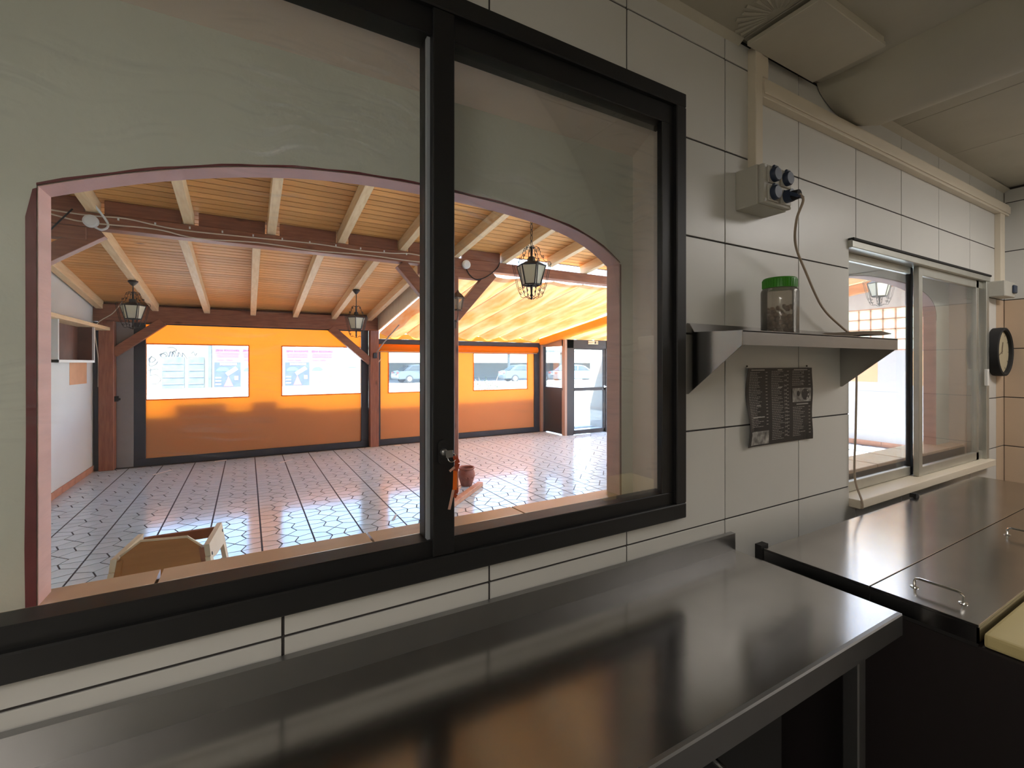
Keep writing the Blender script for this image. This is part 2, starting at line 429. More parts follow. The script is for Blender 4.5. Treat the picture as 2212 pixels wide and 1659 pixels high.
# right wall of the kitchen
wall_right = thing('wall_right', 'tiled end wall of the kitchen beyond the clock, pale above, warm glow coloured in below', None, (XR, -1.5, 0), kind=ST)
B().box(XR + 0.003, XR + 0.12, YF, 0.0, 0, 2.75).build('wall_core', 'grout', wall_right)
for i in range(0, 7):
    for j in range(-4, 6):
        y1 = -0.0 - 0.4515 * i; y0 = max(y1 - 0.4515, YF); z0 = max(Z0 + TH * j, 0); z1 = min(Z0 + TH * (j + 1), CEIL)
        if z1 - z0 < 0.02: continue
        B().box(XR - 0.001, XR + 0.004, y0 + g, y1 - g, z0 + g, z1 - g, 0.0008).build('tile', 'tile' if z1 > 1.97 else 'tile_warm_glow', wall_right)
B().box(XL - 0.1, XL, YF, 0.0, 0, 2.75).build('wall_left', 'plaster', kind=ST, label='plain kitchen wall left of the camera')
B().box(XL - 0.1, XR + 0.12, YF - 0.1, YF, 0, 2.75).build('wall_front', 'plaster', kind=ST, label='plain kitchen wall behind the camera')
B().box(XL, XR, YF, 0.0, -0.05, 0.0).build('floor', 'kitchen_floor', kind=ST, label='kitchen floor under the worktops')

# ceiling with moulded tiles, a loose board and a plastered duct
ceiling = thing('ceiling', 'pale kitchen ceiling of moulded tiles', None, (1.3, -1.5, CEIL), kind=ST)
B().box(XL - 0.1, XR + 0.12, YF - 0.1, 0.16, CEIL + 0.012, 2.9).build('ceiling_slab', 'ceil_tile', ceiling)
for i in range(-5, 5):
    for j in range(0, 5):
        x1 = 1.49 + 0.6 * i; x0 = x1 - 0.6; y1 = -0.012 - 0.6 * j; y0 = y1 - 0.6
        if x1 > XR: x1 = XR
        if x1 < XL + .05 or y1 < YF: continue
        x0 = max(x0, XL); y0 = max(y0, YF)
        t = B().box(x0 + 0.002, x1 - 0.002, y0 + 0.002, y1 - 0.002, CEIL, CEIL + 0.014, 0.002).build('ceiling_tile', 'ceil_tile', ceiling)
        if 0.8 < x1 < 1.55 and y1 > -1.3:
            bm = B()
            for cxx, cyy, a0, a1 in ((x1 - 0.008, y1 - 0.13, 100, 260), (x1 - 0.008, y1 - 0.43, 100, 260), (x0 + 0.008, y1 - 0.43, -80, 80), (x0 + 0.3, y0 + 0.01, 10, 170)):
                for k in range(13):
                    a = math.radians(a0 + (a1 - a0) * k / 12); r1 = 0.125 if k % 2 else 0.115
                    p0 = Vector((cxx + 0.03 * math.cos(a), cyy + 0.03 * math.sin(a), CEIL)); p1 = Vector((cxx + r1 * math.cos(a), cyy + r1 * math.sin(a), CEIL))
                    if not (x0 < p1.x < x1 and y0 < p1.y < y1): continue
                    bm.tube([p0, p1], [0.002, 0.0075], 5)
            bm.build('fan_relief', 'ceil_tile', t)
bm = B(); bm.box(1.492, 1.91, -0.268, -0.03, 2.628, 2.645, 0.002)
bd = bm.build('cover_board', 'board_white', ceiling)
B().box(1.52, 1.90, -0.266, -0.24, 2.645, CEIL).build('batten', 'board_white', bd)
def duct(u, v):
    y = -0.004 - 1.3 * v; k = min(1.0, 0.72 + v * 9)
    x = 1.99 + 0.62 * u
    z = (math.sin(math.pi * min(1, u * 1.18)) ** 0.62 if u < 0.42 else 0.5 + 0.5 * math.cos(math.pi * (u - 0.42) / 0.58)) * 0.132 * k
    return (x, y, CEIL + 0.004 - z)
B().grid(duct, 28, 16).build('plastered_duct', 'ceil_tile', ceiling, smooth=True)
B().prism([(-0.0, CEIL - 0.016), (-0.022, CEIL), (0, CEIL)], XL, 1.49, 'x').build('trim_1', 'board_white', kind=ST, label='cove strip between tiles and ceiling above the big window')
B().prism([(-0.0, CEIL - 0.018), (-0.03, CEIL), (0, CEIL)], 2.46, XR, 'x').build('trim_2', 'board_white', kind=ST, label='cove strip between tiles and ceiling above the sliding window')

# outer wall with two arches
def arch1(x):
    t = x - 0.3765; c = ARCH1; r = 0
    for k in c: r = r * t + k
    return r
ARCH1 = [-0.1769, -0.3401, -0.1122, 0.177, -0.1669, 0.006, 2.0014]
def arch2(x):
    t = min(1, abs(x - 3.03) / 0.67); return 1.80 + 0.197 * (1 - t ** 2.5) ** 0.35
wall_arch = thing('wall_arch', 'grey plastered outer wall with two low pink-edged arches', None, (1.3, 0.19, 0), kind=ST)
YA, YB = 0.16, 0.22
TOPA = 3.5
bm = B()
bm.box(-2.0, -0.333, YA, YB, 0, TOPA); bm.box(1.086, 2.36, YA, YB, 0, TOPA); bm.box(3.70, 10.1, YA, YB, 0, TOPA)
bm.box(-0.333, 1.086, YA, YB, 0, 1.074); bm.box(2.36, 3.70, YA, YB, 0, 1.012)
def above(bm, f, a, b, n):
    for i in range(n):
        x0 = a + (b - a) * i / n; x1 = a + (b - a) * (i + 1) / n
        bm.prism([(x0, f(x0)), (x1, f(x1)), (x1, TOPA), (x0, TOPA)], YA, YB, 'y')
above(bm, arch1, -0.333, 1.086, 40); 
N2 = 36
X2 = [3.03 - 0.67 * math.cos(math.pi * i / N2) for i in range(N2 + 1)]
for a, b in zip(X2, X2[1:]): bm.prism([(a, arch2(a)), (b, arch2(b)), (b, TOPA), (a, TOPA)], YA, YB, 'y')
bmesh.ops.remove_doubles(bm.bm, verts=bm.bm.verts[:], dist=1e-5)
bm.build('plaster_face', 'arch_plaster', wall_arch)
e = 0.0015
def reveal(f, xs, zb, name):
    P = [(xs[0], zb)] + [(x, f(x)) for x in xs] + [(xs[-1], zb)]
    cx = (xs[0] + xs[-1]) / 2
    Q = []
    for i, (x, z) in enumerate(P):
        sx = e if x < cx - 0.3 else (-e if x > cx + 0.3 else 0)
        Q.append((x + sx, z - e if 0 < i < len(P) - 1 else z))
    bm = B(); V = [[bm.bm.verts.new((x, y, z)) for (x, z) in Q] for y in (YA - 0.0005, YB + 0.002)]
    for i in range(len(Q) - 1): bm.bm.faces.new((V[0][i], V[0][i + 1], V[1][i + 1], V[1][i]))
    bm.thicken(0.0012)
    bm.build(name, 'pink_paint', wall_arch)
xs1 = [-0.333 + 1.419 * i / 40 for i in range(41)]
reveal(arch1, xs1, 1.076, 'arch_reveal'); reveal(arch2, X2, 1.014, 'arch_reveal')
bm = B()
for i in range(40):
    a, b = xs1[i], xs1[i + 1]; wd = 0.0042 + 0.0012 * math.sin(i * 1.7); we = 0.0042 + 0.0012 * math.sin((i + 1) * 1.7)
    bm.prism([(a, arch1(a)), (b, arch1(b)), (b, arch1(b) + we), (a, arch1(a) + wd)], YA - 0.0015, YA, 'y')
bm.prism([(-0.333, 1.092), (-0.333, 1.855), (-0.338, 1.852), (-0.3475, 1.80), (-0.3465, 1.4), (-0.3485, 1.2), (-0.3475, 1.092)], YA - 0.0015, YA, 'y')
bm.prism([(1.086, 1.092), (1.086, 1.868), (1.091, 1.868), (1.092, 1.092)], YA - 0.0015, YA, 'y')
for a, b in zip(X2, X2[1:]): bm.prism([(a, arch2(a)), (b, arch2(b)), (b, arch2(b) + .003), (a, arch2(a) + .003)], YA - 0.0015, YA, 'y')
bm.build('painted_edge', 'maroon_paint', wall_arch)

# ------------------------------------------------------------------ big black window
win1 = thing('window_1', 'large black framed two-pane serving window', None, (0.178, 0, 1.05), kind=ST)
def bars(rs, y0, y1, m, nm, bev=0.003):
    for (a, b, c, d) in rs: B().box(a, b, y0, y1, c, d, bev).build(nm, m, win1)
bars([(-0.84, 1.193, 1.052, 1.099), (-0.84, 1.193, 2.335, 2.379)], -0.024, 0.0, 'black_alu2', 'frame_rail')
bars([(1.150, 1.193, 1.099, 2.335), (-0.84, -0.797, 1.099, 2.335)], -0.024, 0.0, 'black_alu2', 'frame_stile')
bars([(-0.82, 1.172, 1.07, 1.135), (-0.82, 1.172, 2.277, 2.36)], -0.010, 0.05, 'black_alu', 'sash_rail', 0.002)
bars([(1.100, 1.172, 1.135, 2.277), (-0.82, -0.74, 1.135, 2.277)], -0.010, 0.012, 'black_alu', 'sash_stile', 0.002)
bars([(0.361, 0.413, 1.10, 2.335)], -0.019, 0.012, 'black_alu', 'meeting_stile', 0.002)
bars([(0.353, 0.410, 1.13, 2.29)], 0.014, 0.052, 'black_alu', 'sash_stile', 0.002)
bars([(0.3535, 0.3605, 1.135, 2.277)], 0.0, 0.013, 'brush_strip', 'brush_seal', 0)
B().box(-0.75, 0.36, 0.034, 0.038, 1.13, 2.28).build('glass_pane', 'pane_glass', win1)
B().box(0.408, 1.105, 0.004, 0.008, 1.13, 2.28).build('glass_pane', 'pane_glass', win1)
# oval lock escutcheon
bm = B(); prof = []
for k in range(24):
    a = 2 * math.pi * k / 24; s_ = 0.016 if math.sin(a) >= 0 else -0.016
    prof.append((0.383 + 0.0112 * math.cos(a), 1.335 + s_ + 0.0112 * math.sin(a)))
bm.prism(prof, -0.0225, -0.019, 'y'); lk = bm.build('lock_plate', 'black_alu2', win1)
for dz in (-0.017, 0.017): B().lathe([(0.0042, -0.0232), (0.0042, -0.022)], 12, (0.383, 0, 1.335 + dz), axis='y').build('screw', 'black_alu', lk)
B().lathe([(0.0085, -0.023), (0.0075, -0.031), (0.004, -0.034)], 16, (0.384, 0, 1.335), axis='y').build('key_cylinder', 'steel_dark', lk, smooth=True)

# key with its strap
key = thing('key_strap', 'bright orange strap hanging from the key in the black window lock', 'key strap', (0.395, -0.032, 1.22))
bm = B(); bm.lathe([(0.002, -0.048), (0.002, -0.03)], 8, (0.384, 0, 1.335), axis='y')
bm.box(0.379, 0.396, -0.052, -0.0495, 1.327, 1.343, 0.001); bm.build('key', 'steel_dark', key)
bm = B(); bm.tube([(0.393 + 0.010 * math.cos(a), -0.05, 1.326 + 0.010 * math.sin(a)) for a in [k * math.pi / 6 for k in range(12)]], 0.0011, 5, True); bm.build('key_ring', 'chrome', key)
def ribbon(pts, wd, t, m, nm):
    bm = B()
    for p, q in zip(pts, pts[1:]): bm.beam(p, q, wd, t, 0, up=(0, -1, 0.02))
    bm.build(nm, m, key)
ribbon([(0.400, -0.05, 1.330), (0.407, -0.05, 1.312), (0.401, -0.05, 1.296)], 0.011, 0.0016, 'strap_red', 'strap_knot')
ribbon([(0.402, -0.048, 1.299), (0.402, -0.047, 1.275), (0.401, -0.047, 1.253)], 0.0095, 0.0014, 'orange_strap', 'strap')
ribbon([(0.404, -0.046, 1.257), (0.404, -0.045, 1.243), (0.400, -0.045, 1.236)], 0.010, 0.0016, 'strap_red', 'strap_end')
ribbon([(0.397, -0.049, 1.254), (0.393, -0.049, 1.237), (0.387, -0.049, 1.212)], 0.006, 0.0012, 'strap_pale', 'strap_tail')
ribbon([(0.399, -0.052, 1.305), (0.387, -0.052, 1.297)], 0.005, 0.0012, 'strap_pale', 'strap_tail')

# ------------------------------------------------------------------ aluminium sliding window
win2 = thing('window_2', 'aluminium sliding serving window above the chest freezer', None, (3.05, 0.02, 0.9), kind=ST)
def al(a, b, c, d, y0, y1, nm, m='alu', bev=0.002): return B().box(a, b, y0, y1, c, d, bev).build(nm, m, win2)
al(2.25, 3.95, 2.035, 2.068, -0.018, 0.075, 'head_rail'); al(2.25, 3.95, 2.064, 2.076, -0.024, 0.0, 'dark_cap', 'rubber')  # head rail with a thin dark strip along its top
al(2.257, 3.94, 0.915, 0.952, -0.045, 0.075, 'sill_rail', 'pvc')
al(2.257, 2.275, 0.952, 2.035, 0.028, 0.07, 'frame_stile'); al(3.895, 3.94, 0.952, 2.035, -0.015, 0.075, 'frame_stile')
# back sash (left)
al(2.275, 3.0, 0.955, 1.0, 0.04, 0.06, 'sash_rail'); al(2.275, 3.0, 2.0, 2.035, 0.04, 0.06, 'sash_rail')
al(2.275, 2.292, 1.0, 2.0, 0.04, 0.06, 'sash_stile'); al(2.985, 3.02, 0.955, 2.035, 0.04, 0.06, 'sash_stile', 'rubber')
al(2.29, 2.99, 0.99, 2.005, 0.048, 0.052, 'glass_pane', 'window2_glass', 0)
# front sash (right)
al(2.985, 3.90, 0.953, 1.0, 0.005, 0.027, 'sash_rail'); al(2.985, 3.90, 1.99, 2.035, 0.005, 0.027, 'sash_rail')
al(2.985, 3.03, 0.953, 2.035, 0.004, 0.028, 'sash_stile'); al(3.80, 3.84, 0.953, 2.035, 0.005, 0.027, 'sash_stile')
al(3.02, 3.81, 0.99, 2.0, 0.014, 0.018, 'glass_pane', 'window2_glass', 0)
al(3.865, 3.89, 1.40, 1.50, -0.028, -0.012, 'latch', 'white_frame'); 

# ------------------------------------------------------------------ kitchen fittings
# unseen fill panels added to brighten the kitchen, one right, one back left
def fill_panel(x, y, lab, power, sx=1.2, sy=0.6):
    t = thing('kitchen_fill', lab, 'fill light', (x, y, 2.60))
    B().box(-sx / 2 - 0.02, sx / 2 + 0.02, -sy / 2 - 0.02, sy / 2 + 0.02, 0.015, 0.06, 0.004).build('housing', 'white_frame', t, local=True)
    B().box(-sx / 2, sx / 2, -sy / 2, sy / 2, 0.008, 0.014).build('diffuser', 'fill_glow', t, local=True)
    ld = bpy.data.lights.new('fill_light', 'AREA'); ld.shape = 'RECTANGLE'; ld.size = sx; ld.size_y = sy; ld.energy = power; ld.color = (1.0, 0.935, 0.89)
    lo = bpy.data.objects.new('fill_light', ld); C.objects.link(lo); lo.parent = t; lo.location = (0, 0, -0.004)
fill_panel(3.45, -1.25, 'added flat fill light panel nearer the sliding window, behind the view', 1.35)
fill_panel(-1.46, -2.2, 'added flat fill light panel in the back left corner, behind the view', 2.7, 0.4, 1.0)

# stainless worktop under the big window
wt = thing('worktop', 'stainless steel worktop with a low upstand below the big window', 'worktop', (0.35, -0.24, 0))
bm = B()
def top(u, v):
    x = -1.2 + 2.64 * u; y = -0.478 + 0.478 * v - 0.004; lift = max(0.0, (0.95 - x) * 0.012) * v
    return (x, y, 0.90 + lift)
bm.grid(top, 24, 6).thicken(0.003); bm.build('top_sheet', 'steel', wt)
B().prism([(-1.2, 0.895), (1.44, 0.895), (1.44, 0.957), (0.95, 0.957), (-1.2, 0.984)], -0.022, -0.004, 'y').build('upstand', 'steel_dark', wt)
B().box(-1.2, 1.44, -0.484, -0.470, 0.845, 0.901, 0.003).build('front_apron', 'steel_dark', wt)
B().box(1.428, 1.44, -0.47, -0.004, 0.85, 0.898).build('end_apron', 'steel_dark', wt)
for x in (-1.15, 0.28, 1.29):
    for y in (-0.44, -0.06):
        B().box(x - 0.018, x + 0.018, y - 0.018, y + 0.018, 0.0, 0.86, 0.003).build('leg', 'steel_dark', wt)
B().box(-1.17, 1.42, -0.45, -0.05, 0.16, 0.185).build('undershelf', 'steel_dark', wt)
uc = thing('undercounter_fridge', 'dark undercounter fridge with a bar handle below the worktop', 'fridge', (0.55, -0.24, 0.185))
B().box(0.33, 0.98, -0.43, -0.05, 0.187, 0.83, 0.004).build('body', 'dark_side', uc)
dr = B().box(0.34, 0.97, -0.448, -0.43, 0.20, 0.82, 0.003).build('door', 'black_alu2', uc)
bm = B(); bm.tube([(0.46, -0.449, 0.80), (0.46, -0.475, 0.80), (0.75, -0.475, 0.80), (0.75, -0.449, 0.80)], 0.007, 8); bm.build('handle', 'chrome', dr)

# chest freezer with a folding steel lid
fz = thing('chest_freezer', 'dark chest freezer with a folding stainless lid under the sliding window', 'freezer', (2.5, -0.38, 0))
B().box(1.505, 3.46, -0.69, -0.07, 0.0, 0.862, 0.004).build('body', 'dark_side', fz)
def lid(y0, y1, nm):
    bm = B(); bm.box(1.498, 3.47, y0, y1, 0.909, 0.9165, 0.001); bm.box(1.498, 1.503, y0, y1, 0.872, 0.909); bm.box(3.465, 3.47, y0, y1, 0.872, 0.909)
    if y0 < -0.5: bm.box(1.498, 3.47, y0, y0 + 0.004, 0.872, 0.909)
    return bm.build(nm, 'steel', fz)
lid(-0.3865, -0.085, 'fixed_lid'); ld2 = lid(-0.608, -0.3895, 'folding_lid')
for s_ in (0.0,):
    B().box(1.4985, 1.5035, -0.606, -0.09, 0.862, 0.9085).build('lid_gasket', 'rubber', fz)
B().box(1.51, 3.46, -0.60, -0.075, 0.862, 0.90).build('liner', 'rubber', fz)
for x in (1.60, 2.38):
    bm = B()
    bm.tube([(x, -0.452, 0.917), (x, -0.452, 0.934), (x, -0.456, 0.941), (x, -0.464, 0.943), (x, -0.540, 0.943), (x, -0.548, 0.941), (x, -0.552, 0.934), (x, -0.552, 0.917)], 0.0035, 8)
    for y in (-0.452, -0.552): bm.lathe([(0.010, 0.9166), (0.009, 0.919), (0.005, 0.920)], 12, (x, y, 0))
    bm.build('handle', 'chrome', ld2, smooth=True)
B().box(1.49, 1.53, -0.082, -0.06, 0.875, 0.925).build('hinge_block', 'rubber', fz)
B().prism([(2.66, 0.916), (2.70, 0.916), (2.685, 0.932), (2.665, 0.934)], -0.094, -0.07, 'y').build('hinge_block', 'rubber', fz)
cb = B().box(1.512, 1.95, -0.98, -0.612, 0.863, 0.895, 0.007, 2).build('cutting_board', 'cut_board', label='thick yellowish cutting board on the freezer edge at the right', cat='cutting board')

# sockets box
sb = thing('socket_box', 'grey surface box with four blue-lidded sockets above the shelf', 'socket box', (1.555, -0.05, 2.065))
B().box(1.47, 1.64, -0.082, 0.0, 2.065, 2.20, 0.006, 2).build('housing', 'pvc_grey', sb)
cv = B().box(1.473, 1.637, -0.100, -0.082, 2.068, 2.197, 0.005, 2).build('cover', 'pvc_grey', sb)
for x in (1.482, 1.628):
    for z in (2.077, 2.188): B().lathe([(0.005, -0.103), (0.005, -0.099)], 10, (x, 0, z), axis='y').build('screw', 'white_frame', cv)
for ix, x in enumerate((1.522, 1.594)):
    for iz, z in enumerate((2.163, 2.103)):
        p = B().box(x - 0.029, x + 0.029, -0.106, -0.099, z - 0.027, z + 0.027, 0.002).build('socket_plate', 'pvc_grey', sb)
        bm = B()
        if ix == 1 and iz == 1:
            bm.lathe([(0.021, -0.128), (0.022, -0.106)], 20, (x, 0, z), axis='y')
            bm.prism([(-0.108, z + 0.02), (-0.150, z - 0.004), (-0.156, z - 0.012), (-0.148, z - 0.016), (-0.108, z + 0.006)], x - 0.019, x + 0.019, 'x')
            bm.build('open_lid', 'socket_blue', p, smooth=True)
        else:
            bm.lathe([(0.024, -0.106), (0.0235, -0.118), (0.020, -0.122)], 22, (x, 0, z), axis='y')
            bm.box(x - 0.013, x + 0.013, -0.116, -0.106, z + 0.015, z + 0.030, 0.003)
            bm.build('flip_lid', 'socket_blue', p, smooth=True)
# cable of the plug
cab = thing('power_cable', 'tan cable running from the socket box past the shelf to the freezer', 'cable', (2.0, -0.06, 0.93))
B().lathe([(0.015, -0.15), (0.017, -0.128), (0.019, -0.124)], 14, (1.594, 0, 2.100), axis='y').build('plug', 'rubber', cab, smooth=True)
def cr(pts, k=6):
    P = [Vector(p) for p in pts]; P = [2 * P[0] - P[1]] + P + [2 * P[-1] - P[-2]]; o = []
    for i in range(1, len(P) - 2):
        for j in range(k):
            t = j / k; a, b, c, d = P[i - 1], P[i], P[i + 1], P[i + 2]
            o.append(0.5 * ((2 * b) + (-a + c) * t + (2 * a - 5 * b + 4 * c - d) * t * t + (-a + 3 * b - 3 * c + d) * t ** 3))
    o.append(P[-2]); return o
bm = B(); bm.tube(cr([(1.594, -0.15, 2.10), (1.600, -0.158, 2.075), (1.612, -0.13, 2.02), (1.68, -0.09, 1.955), (1.80, -0.06, 1.88), (1.95, -0.045, 1.755), (2.12, -0.04, 1.68), (2.225, -0.03, 1.652), (2.265, -0.025, 1.60), (2.275, -0.022, 1.45), (2.268, -0.022, 1.25), (2.264, -0.02, 1.05), (2.262, -0.048, 0.95), (2.262, -0.05, 0.918)]), 0.0042, 7)
bm.build('cord', 'cable_tan', cab, smooth=True)

# trunking
tr = thing('cable_trunking', 'cream cable trunking along the wall from the socket box to the corner', 'trunking', (2.9, -0.015, 2.0))
B().box(1.54, 1.582, -0.032, 0.0, 2.20, 2.648, 0.002).build('vertical_duct', 'pvc', tr)
B().box(1.584, 1.622, -0.028, 0.0, 2.556, 2.64, 0.002).build('side_duct', 'pvc', tr)
B().box(1.582, 4.235, -0.034, 0.0, 2.478, 2.548, 0.002).build('horizontal_duct', 'pvc', tr)
B().box(1.582, 4.235, -0.040, -0.034, 2.490, 2.536, 0.002).build('duct_lid', 'pvc', tr)
B().box(4.09, 4.165, -0.03, 0.0, 2.04, 2.478, 0.002).build('vertical_duct', 'pvc', tr)
sw = thing('switch_box', 'small grey switch box with a black switch above the wall clock', 'switch', (4.06, -0.04, 1.94))
B().box(3.975, 4.165, -0.075, 0.0, 1.945, 2.04, 0.004).build('housing', 'pvc_grey', sw)
B().box(4.105, 4.155, -0.088, -0.074, 1.97, 2.02, 0.004).build('rocker', 'socket_blue', sw)

# clock
ck = thing('wall_clock', 'round black-rimmed wall clock on the tiles beside the sliding window', 'clock', (4.085, -0.02, 1.455))
B().lathe([(0.150, 0.0), (0.152, -0.03), (0.150, -0.052), (0.140, -0.056), (0.133, -0.050), (0.132, -0.034)], 40, (4.085, 0, 1.607), axis='y', cap1=False).build('rim', 'rubber', ck, smooth=True)
B().lathe([(0.133, -0.02), (0.133, -0.034)], 40, (4.085, 0, 1.607), axis='y').build('face', 'clock_face', ck)
for a, L_, wd in ((75, 0.062, 0.006), (200, 0.10, 0.004)):
    a = math.radians(a)
    B().beam((4.085 - 0.012 * math.cos(a), -0.037, 1.607 - 0.012 * math.sin(a)), (4.085 + L_ * math.cos(a), -0.037, 1.607 + L_ * math.sin(a)), wd, 0.0015, up=(0, 1, 0)).build('hand', 'cardboard', ck)
for k in range(12):
    a = k * math.pi / 6
    B().beam((4.085 + 0.112 * math.cos(a), -0.0355, 1.607 + 0.112 * math.sin(a)), (4.085 + 0.124 * math.cos(a), -0.0355, 1.607 + 0.124 * math.sin(a)), 0.004, 0.001, up=(0, 1, 0)).build('hour_mark', 'cardboard', ck)

# steel wall shelf
sh = thing('steel_shelf', 'stainless wall shelf on triangular brackets between the windows', 'shelf', (1.71, -0.1, 1.44))
bm = B(); bm.box(1.222, 2.201, -0.194, -0.001, 1.626, 1.631); bm.box(1.222, 2.201, -0.194, -0.190, 1.588, 1.629); bm.box(1.222, 2.201, -0.006, -0.001, 1.626, 1.664)
bm.build('shelf_plate', 'steel_dark', sh)
for x in (1.219, 2.183):
    B().prism([(-0.001, 1.662), (-0.012, 1.662), (-0.03, 1.634), (-0.193, 1.629), (-0.193, 1.588), (-0.008, 1.437), (-0.001, 1.437)], x, x + 0.003, 'x').build('bracket', 'steel', sh)
# jar on the shelf
jar = thing('plastic_jar', 'clear plastic jar with a bright green lid on the steel shelf', 'jar', (1.569, -0.098, 1.6315))
bm = B(); bm.lathe([(0.052, 0.0), (0.057, 0.006), (0.0575, 0.145), (0.055, 0.153), (0.049, 0.159), (0.049, 0.163), (0.0475, 0.163), (0.0475, 0.158), (0.053, 0.151), (0.0555, 0.144), (0.0555, 0.007), (0.0, 0.003)], 36, cap0=True, cap1=False); bm.build('body', 'jar_plastic', jar, smooth=True, local=True)
bm = B(); bm.lathe([(0.050, 0.157), (0.052, 0.158), (0.052, 0.186), (0.0505, 0.190), (0.047, 0.192), (0.0, 0.1925)], 36, cap1=False)
for k in range(36):
    a = k * math.pi / 18; bm.box(0.0516 * math.cos(a) - 0.0012, 0.0516 * math.cos(a) + 0.0012, 0.0516 * math.sin(a) - 0.0012, 0.0516 * math.sin(a) + 0.0012, 0.160, 0.185)
bm.build('lid', 'green_plastic', jar, smooth=True, local=True)
nut = bmesh.new(); bmesh.ops.create_icosphere(nut, subdivisions=1, radius=1.0)
nm_ = bpy.data.meshes.new('nut'); nut.to_mesh(nm_); nut.free(); nm_.materials.append(MATS['nuts'])
for p in nm_.polygons: p.use_smooth = True
cnt = 0
for lay in range(6):
    for k in range(22):
        rr = 0.045 if k < 14 else 0.025; a = (k / 14 if k < 14 else k / 8) * 2 * math.pi + lay * 0.3
        z = 0.013 + lay * 0.0125 + random.uniform(-0.003, 0.003) + (0.012 * (math.cos(a) + 1) if lay == 5 else 0)
        o = bpy.data.objects.new('nut', nm_); C.objects.link(o)
        o.location = (1.569 + rr * math.cos(a), -0.098 + rr * math.sin(a), 1.6315 + z)
        o.scale = [0.0085 * random.uniform(0.85, 1.15) for _ in range(3)]; o.rotation_euler = [random.uniform(0, 6) for _ in range(3)]
        tag(o, 'brown nut kernel inside the green-lidded jar', 'nut', 'nuts inside the jar'); cnt += 1
# folded cardboard on the shelf end
bm = B(); bm.prism([(1.90, 1.6325), (2.02, 1.645), (2.16, 1.645), (2.235, 1.652), (2.24, 1.655), (2.15, 1.662), (2.0, 1.656), (1.9, 1.636)], -0.16, -0.03, 'y')
bm.build('cardboard_sheet', 'cardboard', label='dark folded cardboard sheet lying on the right end of the steel shelf', cat='cardboard')

# menu sheet
mn = thing('menu_sheet', 'black printed menu sheet with two photos pinned to the tiles', 'menu', (1.735, -0.004, 1.235))
def ms(u, v):
    x = 1.522 + 0.430 * u - 0.008 * (1 - v) * (u - 0.5); z = 1.237 + 0.281 * v
    curl = 0.014 * max(0, 0.10 - u) / 0.10 * (0.5 + 0.5 * math.sin(v * 7)) + 0.006 * max(0, u - 0.88) / 0.12 * (0.5 + 0.5 * math.cos(v * 9)) + 0.002 * math.sin(v * 6)
    return (x, -0.006 - curl, z)
B().grid(ms, 20, 16).thicken(0.0006).build('sheet', 'menu_black', mn)
def on(u, v, d=0.0012):
    p = ms(u, v); return Vector((p[0], p[1] - d, p[2]))
def strip(bm, u0, u1, v, hgt):
    n = 3
    for k in range(n):
        a = u0 + (u1 - u0) * k / n; b = u0 + (u1 - u0) * (k + 1) / n
        bm.quad(on(a, v - hgt), on(b, v - hgt), on(b, v + hgt), on(a, v + hgt))
bm = B(); rnd = random.Random(3)
def column(u0, u1, v0, v1, n):
    for k in range(n):
        v = v0 + (v1 - v0) * k / n
        L_ = rnd.uniform(0.35, 0.62) if k % 3 else rnd.uniform(0.55, 0.72)
        u = u0
        while u < u0 + (u1 - u0) * L_:
            du = rnd.uniform(0.012, 0.035); strip(bm, u, min(u + du, u0 + (u1 - u0) * L_), v, 0.0032); u += du + 0.006
        if k % 2 == 0: strip(bm, u1 - 0.035, u1 - 0.008, v, 0.0036)
column(0.04, 0.31, 0.945, 0.23, 34); column(0.36, 0.63, 0.955, 0.04, 40); column(0.68, 0.97, 0.955, 0.74, 9); column(0.68, 0.97, 0.46, 0.05, 18)
for (a, b, v) in ((0.06, 0.26, 0.975), (0.45, 0.52, 0.975), (0.70, 0.92, 0.975), (0.14, 0.2, 0.52), (0.08, 0.25, 0.37), (0.74, 0.93, 0.50), (0.46, 0.52, 0.74)): strip(bm, a, b, v, 0.007)
bm.build('print', 'menu_print', mn)
k = 0
for v in (0.90, 0.83, 0.76, 0.70, 0.65, 0.60, 0.555, 0.51, 0.46, 0.41, 0.36, 0.31, 0.26, 0.21, 0.15, 0.10):
    p = on(0.57, v, 0.0014); text_mesh('price', ('2+8', '1+8', '2+6', '3+8')[k % 4], 0.0115, 'menu_print', mn, p, (math.pi / 2, 0, 0), 0.0001); k += 1
for v in (0.93, 0.87, 0.82, 0.77): text_mesh('price', '1+8', 0.0115, 'menu_print', mn, on(0.84, v, 0.0014), (math.pi / 2, 0, 0), 0.0001)
bm = B(); bm.grid(lambda u, v: on(0.04 + 0.27 * u, 0.02 + 0.17 * v), 8, 6); bm.build('food_photo', 'menu_photo', mn)
bm = B(); bm.grid(lambda u, v: on(0.68 + 0.29 * u, 0.53 + 0.19 * v), 10, 6); ph = bm.build('food_photo', 'menu_photo', mn)
def disc(bm, uc_, vc, ru, rv, d, n=16): bm.bm.faces.new([bm.bm.verts.new(on(uc_ + ru * math.cos(2 * math.pi * i / n), vc + rv * math.sin(2 * math.pi * i / n), d)) for i in range(n)])
bm = B(); disc(bm, 0.775, 0.645, 0.025, 0.04, 0.0018); disc(bm, 0.885, 0.63, 0.058, 0.08, 0.0020); bm.build('dark_plate', 'menu_dark', ph)
bm = B()
for (a, b) in ((0.87, 0.67), (0.91, 0.67), (0.865, 0.63), (0.92, 0.63), (0.88, 0.585), (0.905, 0.585)): disc(bm, a, b, 0.014, 0.02, 0.0022, 10)
bm.build('food_piece', 'paper', ph)
for u in (0.03, 0.93): B().lathe([(0.003, -0.004), (0.003, 0.0)], 8, (1.522 + 0.43 * u, 0, 1.525), axis='y').build('pin', 'menu_dark', mn)

